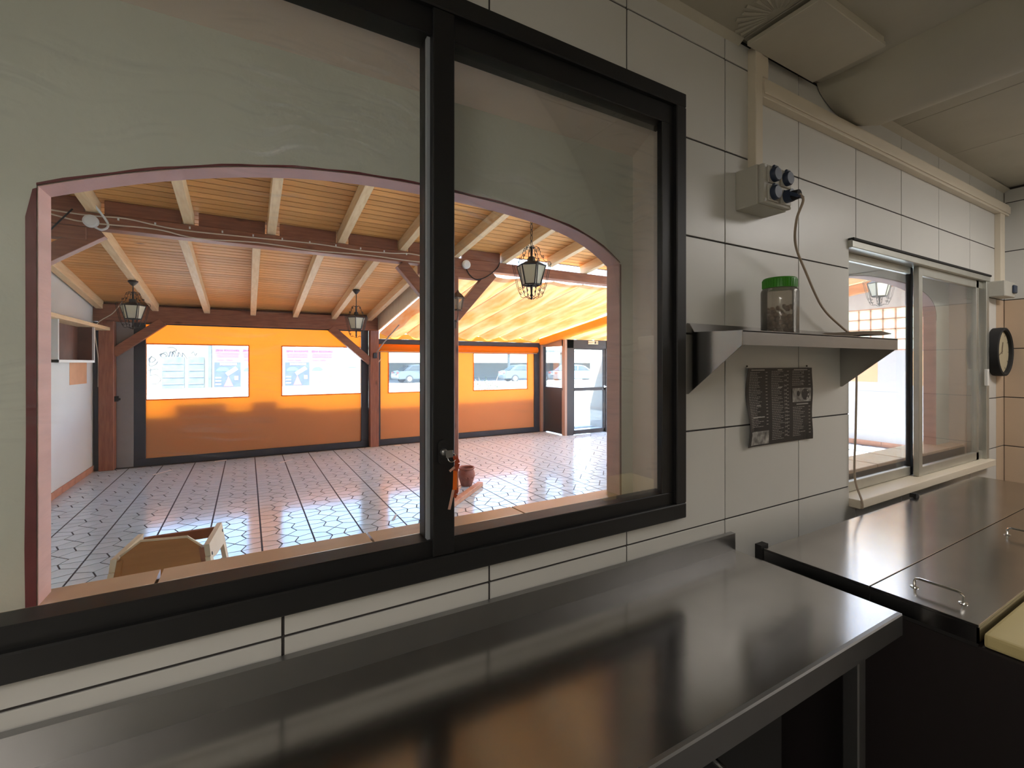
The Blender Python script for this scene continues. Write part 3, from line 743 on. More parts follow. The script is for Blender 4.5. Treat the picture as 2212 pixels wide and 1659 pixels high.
# ------------------------------------------------------------------ patio: floor
PXL, PXR, PYB = -1.9, 10.1, 7.75
floor_patio = thing('floor_patio', 'patio floor of pale patterned slabs with dark joints', None, (4, 4, -0.05), kind=ST)
B().box(PXL - 0.1, PXR, YB, PYB + 0.05, -0.08, -0.0022).build('grout_bed', 'floor_grout', floor_patio)
SX, SY = 0.402, 0.386
PX0, PY0 = 0.711, 3.952                     # centre of one slab
a_, b_, c_, d_ = (0.087, 0.092), (0.048, SY / 2), (SX / 2, 0.046), (SX / 2, SY / 2)
def mir(p, sx, sy): return (p[0] * sx, p[1] * sy)
SH = []
for sy in (1, -1): SH.append([(0, 0), mir(a_, -1, sy), mir(b_, -1, sy), mir(b_, 1, sy), mir(a_, 1, sy)])
for sx in (1, -1): SH.append([(0, 0), mir(a_, sx, 1), mir(c_, sx, 1), mir(c_, sx, -1), mir(a_, sx, -1)])
for sx in (1, -1):
    for sy in (1, -1): SH.append([mir(a_, sx, sy), mir(c_, sx, sy), mir(d_, sx, sy), mir(b_, sx, sy)])
def inset(poly, gx):
    n = len(poly); ar = sum(poly[i][0] * poly[(i + 1) % n][1] - poly[(i + 1) % n][0] * poly[i][1] for i in range(n))
    if ar < 0: poly = poly[::-1]
    out = []
    for i in range(n):
        p0 = Vector(poly[i - 1]); p1 = Vector(poly[i]); p2 = Vector(poly[(i + 1) % n])
        e1 = (p1 - p0).normalized(); e2 = (p2 - p1).normalized()
        def g_of(p, q): return 0.0070 if abs(p.x - q.x) < 1e-6 and abs(abs(p.x) - SX / 2) < 1e-6 else gx
        n1 = Vector((-e1.y, e1.x)) * g_of(p0, p1); n2 = Vector((-e2.y, e2.x)) * g_of(p1, p2)
        A = p0 + n1; Bq = p1 + n2
        den = e1.x * e2.y - e1.y * e2.x
        if abs(den) < 1e-6: out.append(p1 + n1); continue
        t = ((Bq - A).x * e2.y - (Bq - A).y * e2.x) / den
        out.append(A + e1 * t)
    return [(p.x, p.y) for p in out]
PIECE = []
for sh_ in SH:
    p1 = inset(sh_, 0.0050); p2 = inset(sh_, 0.0056); n = len(p1)
    cx_ = sum(p[0] for p in p1) / n; cy_ = sum(p[1] for p in p1) / n
    vs = [(x - cx_, y - cy_, -0.003) for x, y in p1] + [(x - cx_, y - cy_, -0.0007) for x, y in p1] + [(x - cx_, y - cy_, 0.0) for x, y in p2]
    fs = []
    for L0 in (0, n):
        for i in range(n): fs.append((L0 + i, L0 + (i + 1) % n, L0 + n + (i + 1) % n, L0 + n + i))
    fs.append(tuple(range(2 * n, 3 * n)))
    me = bpy.data.meshes.new('paving_piece'); me.from_pydata(vs, [], fs); me.materials.append(MATS['floor_piece']); me.update()
    PIECE.append((cx_, cy_, me, vs, fs))
sY, cY = math.sin(YAW), math.cos(YAW)
cand = []; 
for i in range(-7, 24):
    for j in range(-10, 10):
        for k, (cx_, cy_, me, vs, fs) in enumerate(PIECE):
            x = PX0 + i * SX + cx_; y = PY0 + j * SY + cy_
            if x < PXL + 0.06 or x > PXR - 0.06 or y < YB + 0.08 or y > PYB - 0.02: continue
            # nearest pieces that show through the arch stand alone, the others are joined
            t = 1.16 / (y + 1.0); xa = x * t; za = 1.535 - 1.535 * t
            vis = (-0.32 < xa < 1.07) and za > 1.09
            cand.append((0 if vis else 1, x * x + (y + 1) ** 2, x, y, k))
cand.sort()
for q in cand[:300]:
    o = bpy.data.objects.new('paving_piece', PIECE[q[4]][2]); C.objects.link(o); o.parent = floor_patio; o.location = Vector((q[2], q[3], 0)) - wloc(floor_patio)
V_, F_ = [], []
for q in cand[300:]:
    _, _, _, vs, fs = PIECE[q[4]]; o0 = len(V_)
    V_ += [(v[0] + q[2] - 4, v[1] + q[3] - 4, v[2]) for v in vs]; F_ += [tuple(i + o0 for i in f) for f in fs]
me = bpy.data.meshes.new('far_paving'); me.from_pydata(V_, [], F_); me.materials.append(MATS['floor_piece']); me.update()
o = bpy.data.objects.new('far_paving', me); C.objects.link(o); o.parent = floor_patio; o.location = Vector((4, 4, 0)) - wloc(floor_patio); o['kind'] = 'stuff'

# patio side walls
RS = 0.135
def roof_z(y): return 2.915 - RS * (y - 4.1)          # underside of the boards
wpl = thing('wall_patio_left', 'pale rendered side wall of the patio on the left', None, (-1.95, 4, 0), kind=ST)
B().prism([(YB, 0), (8.05, 0), (8.05, roof_z(8.05)), (YB, roof_z(YB))], -2.05, PXL, 'x').build('render', 'wall_white', wpl)
B().prism([(7.34, 1.263), (7.34, 1.72), (7.25, 1.76), (7.02, 1.745), (7.02, 1.56), (6.64, 1.56), (6.64, 1.267)], PXL, PXL + 0.002, 'x').build('bare_patch', 'peach_patch', wpl)
bm = B(); bm.tube([(PXL + 0.004, 7.25, 1.765), (PXL + 0.004, 7.42, 1.745), (PXL + 0.004, 7.60, 1.67)], 0.008, 5); bm.build('scratch', 'gutter', wpl)
for k in range(16):
    y0 = YB + 0.02 + 0.47 * k
    if y0 > 7.7: break
    B().box(PXL, PXL + 0.012, y0 + 0.003, min(y0 + 0.467, 7.74), 0.001, 0.085, 0.002).build('baseboard_tile', 'terracotta', wpl)
wpr = thing('wall_patio_right', 'white far wall of the patio with a band of glass blocks', None, (10.15, 3, 0), kind=ST)
gbh = (1.58, 6.4, 1.78, 2.54)    # y0,y1,z0,z1 of the glass-block opening
for (a, b, c, d) in sub_rects((YB, 8.05, 0.0, 3.42), [gbh]):
    if d < 3.4 or True:
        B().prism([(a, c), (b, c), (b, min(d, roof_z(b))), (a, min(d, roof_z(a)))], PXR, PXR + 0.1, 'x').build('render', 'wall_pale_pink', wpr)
bm = B()
for k in range(26): bm.box(PXR - 0.002, PXR + 0.08, gbh[0] + 0.1914 * k - 0.011, gbh[0] + 0.1914 * k + 0.011, gbh[2], gbh[3])
for k in range(5): bm.box(PXR - 0.002, PXR + 0.08, gbh[0], gbh[1], gbh[2] + 0.19 * k - 0.010, gbh[2] + 0.19 * k + 0.010)
bm.build('mortar_grid', 'terracotta', wpr)
gbm = B().box(-0.035, 0.035, -0.088, 0.088, 0.0, 0.176, 0.006).build('glass_block', 'glass_block', wpr, local=True)
first = True
for k in range(25):
    for j in range(4):
        loc = Vector((PXR + 0.04, gbh[0] + 0.1914 * (k + 0.5), gbh[2] + 0.19 * j + 0.007)) - wloc(wpr)
        if first: gbm.location = loc; first = False
        else:
            o = gbm.copy(); C.objects.link(o); o.parent = wpr; o.location = loc
B().box(PXR - 0.004, PXR, 3.0, 3.75, 1.19, 1.72).build('bare_patch', 'peach_patch', wpr)
B().box(PXR - 0.004, PXR, 2.2, 2.58, 1.15, 1.75).build('bare_patch', 'peach_patch', wpr)
for k in range(17):
    y0 = YB + 0.02 + 0.45 * k
    B().box(PXR - 0.012, PXR, y0 + 0.003, y0 + 0.447, 0.001, 0.09, 0.002).build('baseboard_tile', 'terracotta', wpr)

# ------------------------------------------------------------------ patio: timber roof
roof = thing('ceiling_patio', 'sloping timber roof of narrow boards on rafters over the patio', None, (2, 4, 2.4), kind=ST)
BW = 0.098
SKY0, SKY1 = 4.7, 8.6                      # unseen strip of roof left open to let more daylight in
y = YB + 0.02; shared = {}
while y < 7.86:
    near = y + BW <= 4.22
    for (xa, xb) in (((PXL, SKY0), (SKY1, PXR)) if near else ((PXL, 2.10),)):
        zc = roof_z(y + BW / 2)
        key_ = (xa, xb)
        if key_ not in shared:
            bm = B(); bm.box(xa, xb, -BW / 2 + 0.0048, BW / 2 - 0.0048, 0, 0.006, 0.002)
            bmesh.ops.translate(bm.bm, verts=bm.bm.verts[:], vec=(-(xa + xb) / 2, 0, 0))
            me = bpy.data.meshes.new('ceiling_board'); bm.bm.to_mesh(me); bm.bm.free(); me.materials.append(MATS['wood_boards']); shared[key_] = me
        o = bpy.data.objects.new('ceiling_board', shared[key_]); C.objects.link(o); o.parent = roof
        o.location = Vector(((xa + xb) / 2, y + BW / 2, zc)) - wloc(roof); o.rotation_euler = (-math.atan(RS), 0, 0)
    y += BW
bm = B()
for (xa, xb, ya, yb) in ((PXL - 0.15, SKY0, YB - 0.05, 4.2), (SKY1, PXR + 0.1, YB - 0.05, 4.2), (PXL - 0.15, 2.12, 4.2, 7.86)):
    bm.prism([(ya, roof_z(ya) + 0.005), (yb, roof_z(yb) + 0.005), (yb, roof_z(yb) + 0.07), (ya, roof_z(ya) + 0.07)], xa, xb, 'x')
bm.build('roof_deck', 'grout', roof)
B().box(PXL, 2.12, 7.745, 7.775, 2.38, 2.44).build('eave_board', 'beam_wood', roof)
B().prism([(4.2, 2.66), (7.72, 2.13), (7.72, roof_z(7.72)), (4.2, roof_z(4.2))], 2.10, 2.125, 'x').build('side_fascia', 'fascia_cream', roof)
B().beam((2.13, 4.2, 2.75), (2.13, 7.72, 2.26), 0.05, 0.06).build('gutter_rail', 'gutter', roof)
RH = 0.122
for x in (-1.12, -0.46, 0.205, 0.86, 1.51, 2.16, 2.81, 3.46, 4.11, 4.76, 5.41, 6.06, 6.71, 7.36, 8.01, 8.66, 9.31):
    y0, y1 = YB + 0.01, 4.16 if x != 3.46 else 4.02
    B().beam((x, y0, roof_z(y0) - RH / 2), (x, y1, roof_z(y1) - RH / 2), 0.075, RH - 0.002, 0.003).build('rafter', 'wood_light', roof)
for x in (-1.83, -1.19, -0.545, 0.085, 0.71, 1.33, 1.95):
    y0, y1 = 4.20, 7.66
    B().beam((x, y0, roof_z(y0) - RH / 2), (x, y1, roof_z(y1) - RH / 2), 0.078, RH - 0.002, 0.003).build('rafter', 'wood_light', roof)
B().beam((10.03, YB + 0.01, roof_z(YB) - 0.09), (10.03, 4.1, roof_z(4.1) - 0.09), 0.12, 0.17, 0.004).build('wall_plate', 'wood_orange', roof)
nx = [-1.9, -1.12, -0.46, 0.205, 0.86, 1.51, 2.16, 2.81]
for a, b in zip(nx, nx[1:]):
    B().box(a + 0.075, b - 0.055, 4.085, 4.12, 2.795, 2.912, 0.002).build('blocking', 'beam_wood', roof)

def beam_thing(nm, lab, p0, p1, wd, ht, m, cat):
    t = thing(nm, lab, cat, ((p0[0] + p1[0]) / 2, (p0[1] + p1[1]) / 2, min(p0[2], p1[2]) - ht / 2)); B().beam(p0, p1, wd, ht, 0.004).build('timber', m, t); return t
b1 = beam_thing('timber_beam', 'dark brown main beam with cables crossing the middle of the patio roof', (-1.9, 4.14, 2.732), (10.1, 4.14, 2.732), 0.14, 0.122, 'beam_wood', 'beam')
B().box(1.72, 2.60, 4.08, 4.20, 2.565, 2.67, 0.004).build('pillow_block', 'beam_wood', b1)
B().box(-1.9, -1.16, 4.08, 4.20, 2.565, 2.67, 0.004).build('pillow_block', 'beam_wood', b1)
for p, q in (((-1.08, 4.14, 2.66), (-1.86, 4.14, 2.08)), ((1.50, 4.14, 2.66), (2.04, 4.14, 2.06)), ((2.66, 4.14, 2.66), (2.16, 4.14, 2.09))):
    B().beam(p, q, 0.10, 0.125, 0.003).build('brace', 'beam_wood', b1)
b2 = beam_thing('timber_beam', 'reddish brown timber beam above the orange screen at the back', (-1.9, 7.70, 2.2625), (2.11, 7.70, 2.2625), 0.15, 0.245, 'beam_wood', 'beam')
for p, q in (((-1.10, 7.66, 2.16), (-1.68, 7.66, 1.68)), ((1.28, 7.66, 2.16), (1.97, 7.66, 1.56))):
    B().beam(p, q, 0.10, 0.125, 0.003).build('brace', 'beam_wood', b2)
def post(lab, x, y, z1, wd=0.16):
    t = thing('timber_post', lab, 'post', (x, y, 0)); B().box(x - wd / 2, x + wd / 2, y - wd / 2, y + wd / 2, 0.0, z1, 0.006).build('timber', 'post_wood', t); return t
post('near timber post behind the black window mullion, beside the clay pot', 2.10, 4.14, 2.565)
post('timber post between the two orange screens', 2.03, 7.66, 2.14, 0.155)
post('timber post in the left back corner by the white wall', -1.745, 7.66, 2.14, 0.17)
B().box(-1.66, -1.46, 7.72, 7.86, 0.0, 2.14, 0.004).build('grey_pillar', 'grey_pillar', label='grey rendered pillar left of the first orange screen', cat='pillar')
B().box(PXL + 0.002, -1.835, 7.64, 7.74, 0.0, 2.13).build('dark_corner_strip', 'navy_frame', label='dark upright strip between the white wall and the corner post', cat='strip')

# ------------------------------------------------------------------ orange roll-down screens
def screen(lab, x0, x1, z1, wins, frameL, frameR, roll):
    t = thing('roll_down_screen', lab, 'screen', ((x0 + x1) / 2, PYB, 0))
    yy = PYB
    B().box(x0 - frameL, x0, yy - 0.03, yy + 0.03, 0.0, z1, 0.003).build('side_frame', 'navy_frame', t)
    B().box(x1, x1 + frameR, yy - 0.03, yy + 0.03, 0.0, z1, 0.003).build('side_frame', 'navy_frame', t)
    B().box(x0 - frameL, x1 + frameR, yy - 0.035, yy + 0.03, 0.0, 0.105, 0.004).build('bottom_bar', 'navy_frame', t)
    for i, (a, b, c, d) in enumerate(sub_rects((x0, x1, 0.105, z1), wins)):
        def f(u, v, a=a, b=b, c=c, d=d):
            x = a + (b - a) * u; z = c + (d - c) * v
            return (x, yy + 0.004 * math.sin(x * 2.1 + z) + 0.003 * math.sin(z * 5 + x), z)
        B().grid(f, max(2, int((b - a) / 0.15)), max(2, int((d - c) / 0.15))).build('screen_fabric', 'orange_screen', t, smooth=True)
    for (a, b, c, d) in wins:
        B().box(a, b, yy + 0.0, yy + 0.002, c, d).build('clear_window', 'clear_vinyl', t)
        for (p, q, r, s_) in ((a - 0.012, b + 0.012, c - 0.012, c + 0.004), (a - 0.012, b + 0.012, d - 0.004, d + 0.012), (a - 0.012, a + 0.004, c, d), (b - 0.004, b + 0.012, c, d)):
            B().box(p, q, yy - 0.008, yy + 0.008, r, s_).build('window_hem', 'orange_roll', t)
    if roll:
        B().box(x0 - frameL, x1 + frameR, yy - 0.05, yy + 0.05, 1.9, 1.995, 0.003).build('head_beam', 'navy_frame', t)
        bm = B(); bm.lathe([(0.062, x0 - 0.06), (0.064, x1 + 0.04)], 16, (0, yy - 0.075, 1.832), axis='x'); bm.build('roll', 'orange_roll', t, smooth=True)
        B().box(x0 - 0.06, x1 + 0.04, yy - 0.085, yy - 0.06, 1.748, 1.764, 0.003).build('pull_bar', 'tan_alu', t)
        B().box(x1 + 0.04, x1 + 0.06, yy - 0.12, yy - 0.02, 1.76, 1.90, 0.003).build('end_bracket', 'navy_frame', t)
    else:
        B().box(x0 - 0.02, x1 + 0.02, yy - 0.05, yy - 0.035, 2.12, 2.14).build('head_rail', 'navy_frame', t)
    return t
screen('orange roll-down screen with two clear windows between the left posts', -1.32, 1.82, 2.145, [(-1.316, 0.02, 0.988, 1.825), (0.515, 1.818, 0.988, 1.825)], 0.14, 0.13, False)
screen('orange roll-down screen with a rolled top right of the second post', 2.17, 5.60, 1.905, [(2.33, 3.65, 0.98, 1.745), (4.11, 5.425, 0.97, 1.742)], 0.06, 0.15, True)

# ------------------------------------------------------------------ fabric canopy over the second bay
cano = thing('fabric_canopy', 'peach fabric canopy sagging between rods over the right bay', 'canopy', (4, 6, 2.0))
def can_z(y): return 2.668 - 0.160 * (y - 4.2)
cx0, cx1, ns = 2.14, 5.72, 7
for k in range(ns):
    a = cx0 + (cx1 - cx0) * k / ns; b = cx0 + (cx1 - cx0) * (k + 1) / ns
    def f(u, v, a=a, b=b, k=k):
        x = a + (b - a) * u; y = 4.215 + (7.70 - 4.215) * v
        sag = (0.02 + 0.065 * min(1, v * 4)) * math.sin(math.pi * u) + 0.012 * math.sin(v * 19 + k) * math.sin(math.pi * u)
        return (x, y, can_z(y) - sag)
    B().grid(f, 12, 26).build('fabric_strip', 'canopy_fabric', cano, smooth=True)
    if k:
        bm = B(); bm.tube([(a, 4.22, can_z(4.22) + 0.006), (a, 7.69, can_z(7.69) + 0.006)], 0.007, 6); bm.build('rod', 'gutter', cano)
def val(u, v):
    x = cx0 + (cx1 - cx0) * u; return (x, 7.70 + 0.012 * math.sin(x * 16), 1.995 + (0.115 - 0.02 * abs(math.sin(x * 3.2))) * v)
B().grid(val, 60, 3).build('valance', 'canopy_yellow', cano, smooth=True)
vb = B().beam((5.80, 4.22, 2.52), (5.80, 7.72, 2.02), 0.16, 0.15, 0.02).build('wrapped_rafter', 'canopy_yellow', label='rafter wrapped in yellow fabric at the right edge of the canopy', cat='rafter')
can2 = thing('fabric_canopy', 'orange fabric canopy above the dark glazed door', 'canopy', (6.5, 6, 2.0))
for k in range(3):
    a = 5.90 + 0.52 * k
    def f(u, v, a=a):
        x = a + 0.52 * u; y = 4.215 + (7.3 - 4.215) * v
        return (x, y, 2.60 - 0.165 * (y - 4.2) - 0.06 * math.sin(math.pi * u))
    B().grid(f, 10, 16).build('fabric_strip', 'canopy_fabric', can2, smooth=True)
    bm = B(); bm.tube([(a, 4.22, 2.60), (a, 7.3, 2.60 - 0.165 * 3.1)], 0.008, 6); bm.build('rod', 'gutter', can2)

# ------------------------------------------------------------------ glazed door vestibule
dv = thing('door_1', 'dark glazed patio door with its side panel at the right end', None, (6.4, 7.2, 0), kind=ST)
def dbx(a, b, y0, y1, c, d, nm, m='vest_panel', bev=0.003): return B().box(a, b, y0, y1, c, d, bev).build(nm, m, dv)
dbx(5.74, 5.80, 7.66, 7.76, 0, 2.03, 'corner_post', 'tan_alu')
dbx(5.83, 5.88, 7.00, 7.70, 0.02, 0.985, 'side_panel'); dbx(5.825, 5.885, 6.95, 7.76, 0.96, 1.01, 'side_rail'); dbx(5.825, 5.885, 6.95, 7.76, 1.905, 2.04, 'side_rail', 'tan_alu')
dbx(5.825, 5.885, 7.665, 7.76, 0.0, 1.92, 'side_stile'); dbx(5.825, 5.885, 6.88, 6.99, 0.0, 2.04, 'side_stile', 'tan_alu')
dbx(5.852, 5.858, 6.98, 7.67, 1.0, 1.91, 'side_glass', 'clear_vinyl', 0)
dbx(5.885, 6.06, 6.88, 6.95, 0.0, 2.04, 'door_jamb'); dbx(6.96, 7.15, 6.88, 6.95, 0.0, 2.04, 'door_jamb'); dbx(5.885, 7.15, 6.88, 6.95, 1.86, 2.045, 'door_head')
lf = dbx(6.06, 6.09, 6.895, 6.94, 0.01, 1.86, 'leaf_stile'); dbx(6.90, 6.96, 6.895, 6.94, 0.01, 1.86, 'leaf_stile')
dbx(6.06, 6.96, 6.895, 6.94, 0.01, 0.095, 'leaf_rail'); dbx(6.06, 6.96, 6.895, 6.94, 0.94, 1.008, 'leaf_rail'); dbx(6.06, 6.96, 6.895, 6.94, 1.835, 1.86, 'leaf_rail')
dbx(6.08, 6.91, 6.915, 6.919, 0.09, 0.95, 'glass_pane', 'clear_vinyl', 0); dbx(6.08, 6.91, 6.915, 6.919, 1.0, 1.84, 'glass_pane', 'clear_vinyl', 0)
bm = B(); bm.tube([(6.93, 6.895, 1.02), (6.93, 6.84, 1.02), (6.86, 6.835, 1.02)], 0.012, 8); bm.lathe([(0.03, 6.89), (0.03, 6.895)], 12, (6.93, 0, 1.02), axis='y'); bm.build('handle', 'chrome', dv)
ex = thing('exit_sign', 'small tan SALIDA exit sign above the glazed door', 'sign', (6.585, 6.87, 1.955))
B().box(6.45, 6.725, 6.868, 6.878, 1.955, 2.03, 0.002).build('plate', 'sign_tan', ex)
text_mesh('lettering', 'SALIDA', 0.045, 'vest_panel', ex, (6.525, 6.866, 1.992), (math.pi / 2, 0, 0), 0.0005)
bm = B(); bm.prism([(6.69, 2.02), (6.70, 2.02), (6.70, 1.985), (6.712, 1.985), (6.695, 1.965), (6.678, 1.985), (6.69, 1.985)], 6.866, 6.868, 'y')
bm.box(6.625, 6.665, 6.8665, 6.868, 1.965, 2.02); bm.build('arrow_panel', 'vest_panel', ex)
# glass side of the vestibule beyond the door, seen through it
B().box(7.35, 7.40, 6.95, 7.9, 0.0, 1.95).build('outer_wall', 'facade', dv)

# ------------------------------------------------------------------ wrought-iron lanterns
def spiral(c, r0, r1, a0, a1, n=9):
    return [(c[0] + (r0 + (r1 - r0) * i / n) * math.cos(a0 + (a1 - a0) * i / n), c[1] + (r0 + (r1 - r0) * i / n) * math.sin(a0 + (a1 - a0) * i / n)) for i in range(n + 1)]
def make_lantern():
    t = thing('hanging_lantern', 'lantern', 'lantern', (0, 0, 0))
    hx = lambda r, z, k, ph=0.0: (r * math.cos(k * math.pi / 3 + ph), r * math.sin(k * math.pi / 3 + ph), z)
    RT, RB, ZT, ZB = 0.122, 0.078, 0.285, 0.125
    # frame: rings and ribs
    bm = B()
    bm.tube([hx(RT, ZT, k) for k in range(6)], 0.0065, 5, True); bm.tube([hx(RB, ZB, k) for k in range(6)], 0.0065, 5, True)
    for k in range(6): bm.tube([hx(RT, ZT, k), hx(RB, ZB, k)], 0.0062, 5)
    bm.build('glass_frame', 'iron', t, local=True)
    for k in range(6):
        bm = B(); bm.quad(hx(RT - 0.004, ZT - 0.006, k + 0.03), hx(RT - 0.004, ZT - 0.006, k + 0.97), hx(RB - 0.004, ZB + 0.006, k + 0.97), hx(RB - 0.004, ZB + 0.006, k + 0.03)); bm.thicken(0.002)
        bm.build('glass_pane', 'lantern_glass', t, local=True)
    bm = B(); bm.lathe([(RT + 0.002, ZT + 0.002), (0.075, ZT + 0.03), (0.034, ZT + 0.04), (0.030, ZT + 0.075), (0.022, ZT + 0.08)], 6); bm.build('cap', 'iron', t, local=True)
    bm = B(); bm.lathe([(0.010, ZT + 0.07), (0.012, ZT + 0.15), (0.020, ZT + 0.155), (0.008, ZT + 0.17)], 10); bm.build('stem', 'iron', t, local=True)
    bm = B(); bm.lathe([(0.003, 0.0), (0.012, 0.008), (0.006, 0.02), (0.014, 0.035), (0.008, 0.05), (0.013, 0.12), (0.012, 0.127)], 8)
    for k in range(6): bm.tube([hx(RB, ZB, k), hx(0.012, ZB - 0.004, k)], 0.004, 4)
    bm.build('finial', 'iron', t, local=True)
    P = [(0.018, 0.445), (0.045, 0.452)] + [(0.058 + 0.016 * math.cos(a), 0.436 + 0.016 * math.sin(a)) for a in (1.6, 0.8, 0.0, -0.8, -1.6, -2.4)]
    up = [(0.020, 0.440), (0.040, 0.452), (0.058, 0.440), (0.066, 0.418), (0.078, 0.402), (0.074, 0.384), (0.088, 0.366), (0.104, 0.352), (0.102, 0.334), (0.122, 0.318), (0.150, 0.318)]
    cu1 = spiral((0.150, 0.300), 0.018, 0.005, math.pi / 2, math.pi / 2 - 7.5)
    cu2 = spiral((0.062, 0.424), 0.015, 0.004, 1.2, 1.2 + 7.0)
    cu3 = spiral((0.098, 0.362), 0.014, 0.004, 2.6, 2.6 + 7.0)
    low = [(0.168, 0.300), (0.160, 0.27), (0.128, 0.12), (0.112, 0.075), (0.095, 0.052)]
    low2 = [(0.150, 0.285), (0.112, 0.10), (0.098, 0.088)]
    cu4 = spiral((0.098, 0.095), 0.016, 0.004, -1.2, -1.2 + 7.5)
    cu5 = spiral((0.090, 0.058), 0.016, 0.004, 0.6, 0.6 - 7.0)
    bot = [(0.095, 0.052), (0.092, 0.028), (0.074, 0.018), (0.050, 0.026), (0.028, 0.014), (0.018, 0.003)]
    for k in range(6):
        a = k * math.pi / 3; ca, sa = math.cos(a), math.sin(a)
        bm = B()
        for path in (up, cu1, cu2, cu3, low, low2, cu4, cu5, bot): bm.tube([(r * ca, r * sa, z) for r, z in path], 0.0027, 4)
        bm.build('scroll', 'iron', t, local=True)
    return t
lan = make_lantern()
LANT = [(-1.19, 6.07, 1.945, 'black iron lantern hanging nearest the white left wall', 0.26, 0.0),
        (1.335, 5.73, 1.895, 'black iron lantern hanging before the brace of the middle post', 0.2, 0.25),
        (2.09, 2.30, 2.075, 'large near black iron lantern framed by the right half of the arch', 0.1, 0.3),
        (6.71, 1.64, 2.232, 'black iron lantern seen through the sliding aluminium window', 0.1, 0.15)]
for i, (x, y, z, lab, a, rz) in enumerate(LANT):
    o = lan if i == 0 else dup(lan, (x, y, z))
    o.location = (x, y, z); o.rotation_euler = (0, 0, rz); o['label'] = lab; o['group'] = 'wrought-iron lanterns'
for i, (x, y, z, lab, a, rz) in enumerate(LANT):
    par = [ob for ob in C.objects if ob.name.startswith('hanging_lantern') and ob.get('label') == lab][0]
    zt = roof_z(y) - RH if i < 2 else roof_z(y) - RH
    bm = B()
    z0 = 0.45; z1 = zt - z - 0.03
    if i < 2: bm.tube([(0, 0, z0), (0, 0, z1)], 0.006, 6)
    else:
        n = max(2, int((z1 - z0) / 0.045))
        for k in range(n):
            zz = z0 + (z1 - z0) * (k + 0.5) / n; h = (z1 - z0) / n * 0.62
            bm.tube([((0.010 * math.cos(q) if k % 2 == 0 else 0), (0 if k % 2 == 0 else 0.010 * math.cos(q)), zz + h * math.sin(q)) for q in [j * math.pi / 5 for j in range(10)]], 0.0028, 4, True)
    bm.build('hanger', 'iron', par, local=True)
    bm = B(); bm.lathe([(0.008, z1 - 0.03), (0.02, z1 - 0.022), (0.052, z1 + 0.02), (0.050, z1 + 0.03)], 18); bm.build('ceiling_rose', 'iron', par, local=True, smooth=True)

def post_lantern(x, y, z, lab, reach):
    t = thing('post_lantern', lab, 'lantern', (x, y, z), group='small lanterns on the near post')
    bm = B(); bm.lathe([(0.045, 0.06), (0.072, 0.20)], 6, cap0=True, cap1=True); bm.build('glass', 'glass_amber', t, local=True)
    bm = B()
    for k in range(6):
        c_ = lambda r, zz: (r * math.cos(k * math.pi / 3), r * math.sin(k * math.pi / 3), zz)
        bm.tube([c_(0.047, 0.06), c_(0.074, 0.20)], 0.004, 4)
    bm.lathe([(0.05, 0.05), (0.05, 0.062)], 6); bm.build('cage', 'iron_brown', t, local=True)
    bm = B(); bm.lathe([(0.09, 0.196), (0.082, 0.21), (0.05, 0.24), (0.02, 0.262), (0.008, 0.29)], 6); bm.build('roof', 'iron_brown', t, local=True)
    R = Vector(reach); n_ = R.normalized()
    bm = B(); bm.tube(cr([(0, 0, 0.05), (0, 0, -0.02), tuple(R * 0.35 + Vector((0, 0, -0.08))), tuple(R * 0.8 + Vector((0, 0, -0.06))), tuple(R * 0.97 + Vector((0, 0, -0.10)))]), 0.006, 6)
    bm.beam(tuple(R - n_ * 0.014 + Vector((0, 0, -0.10))), tuple(R + Vector((0, 0, -0.10))), 0.04, 0.10); bm.build('bracket', 'iron_brown', t, local=True)
mat('iron_brown', (0.10, 0.06, 0.045), 0.5)
glass('glass_amber', (0.85, 0.82, 0.72), 0.25, 0.0, 0.8, (0.8, 0.75, 0.6))
post_lantern(2.125, 3.955, 2.10, 'small brown carriage lantern on the near post right of the mullion', (0, 0.105, 0))
post_lantern(1.765, 3.965, 2.07, 'small carriage lantern on the near post half hidden left of the mullion', (0.256, 0.115, 0))

# ------------------------------------------------------------------ cables and junction boxes on the beam
def wire(nm, lab, pts, r, m, cat='cable', clips=0):
    t = thing(nm, lab, cat, tuple(sum(Vector(p)[k] for p in pts) / len(pts) for k in range(2)) + (min(p[2] for p in pts),))
    B().tube(cr(pts), r, 6).build('cord', m, t, smooth=True)
    return t
yb = 4.066
w1 = wire('beam_cable', 'upper thin cable clipped along the main beam', [(-1.85, yb, 2.80), (-1.2, yb, 2.765), (-0.9, yb, 2.775), (-0.55, yb, 2.735), (0.0, yb, 2.742), (0.6, yb, 2.755), (1.0, yb, 2.74), (1.35, yb, 2.75), (1.62, yb, 2.77), (1.9, yb, 2.74), (2.05, yb, 2.75)], 0.006, 'cable_white')
for x in (-0.95, -0.7, -0.45, -0.2, 0.05, 0.3, 0.55, 0.8, 1.05, 1.3, 1.55, 1.8):
    B().box(x - 0.006, x + 0.006, yb - 0.008, 4.072, 2.752, 2.772).build('clip', 'white_frame', w1)
wire('beam_cable', 'lower slack cable drooping along the main beam', [(-1.85, yb, 2.86), (-1.35, yb, 2.735), (-1.13, yb, 2.705), (-0.7, yb, 2.715), (-0.4, yb, 2.675), (0.1, yb, 2.70), (0.6, yb, 2.685), (1.1, yb, 2.70), (1.6, yb, 2.69), (2.05, yb, 2.70)], 0.006, 'cable_white')
wire('white_cable', 'thick white cable looping down to the round junction box', [(-1.17, 3.9, 2.92), (-1.12, 3.97, 2.88), (-1.03, yb, 2.74), (-1.02, yb - 0.01, 2.68), (-1.06, yb - 0.01, 2.655), (-1.10, yb - 0.005, 2.67)], 0.009, 'paper')
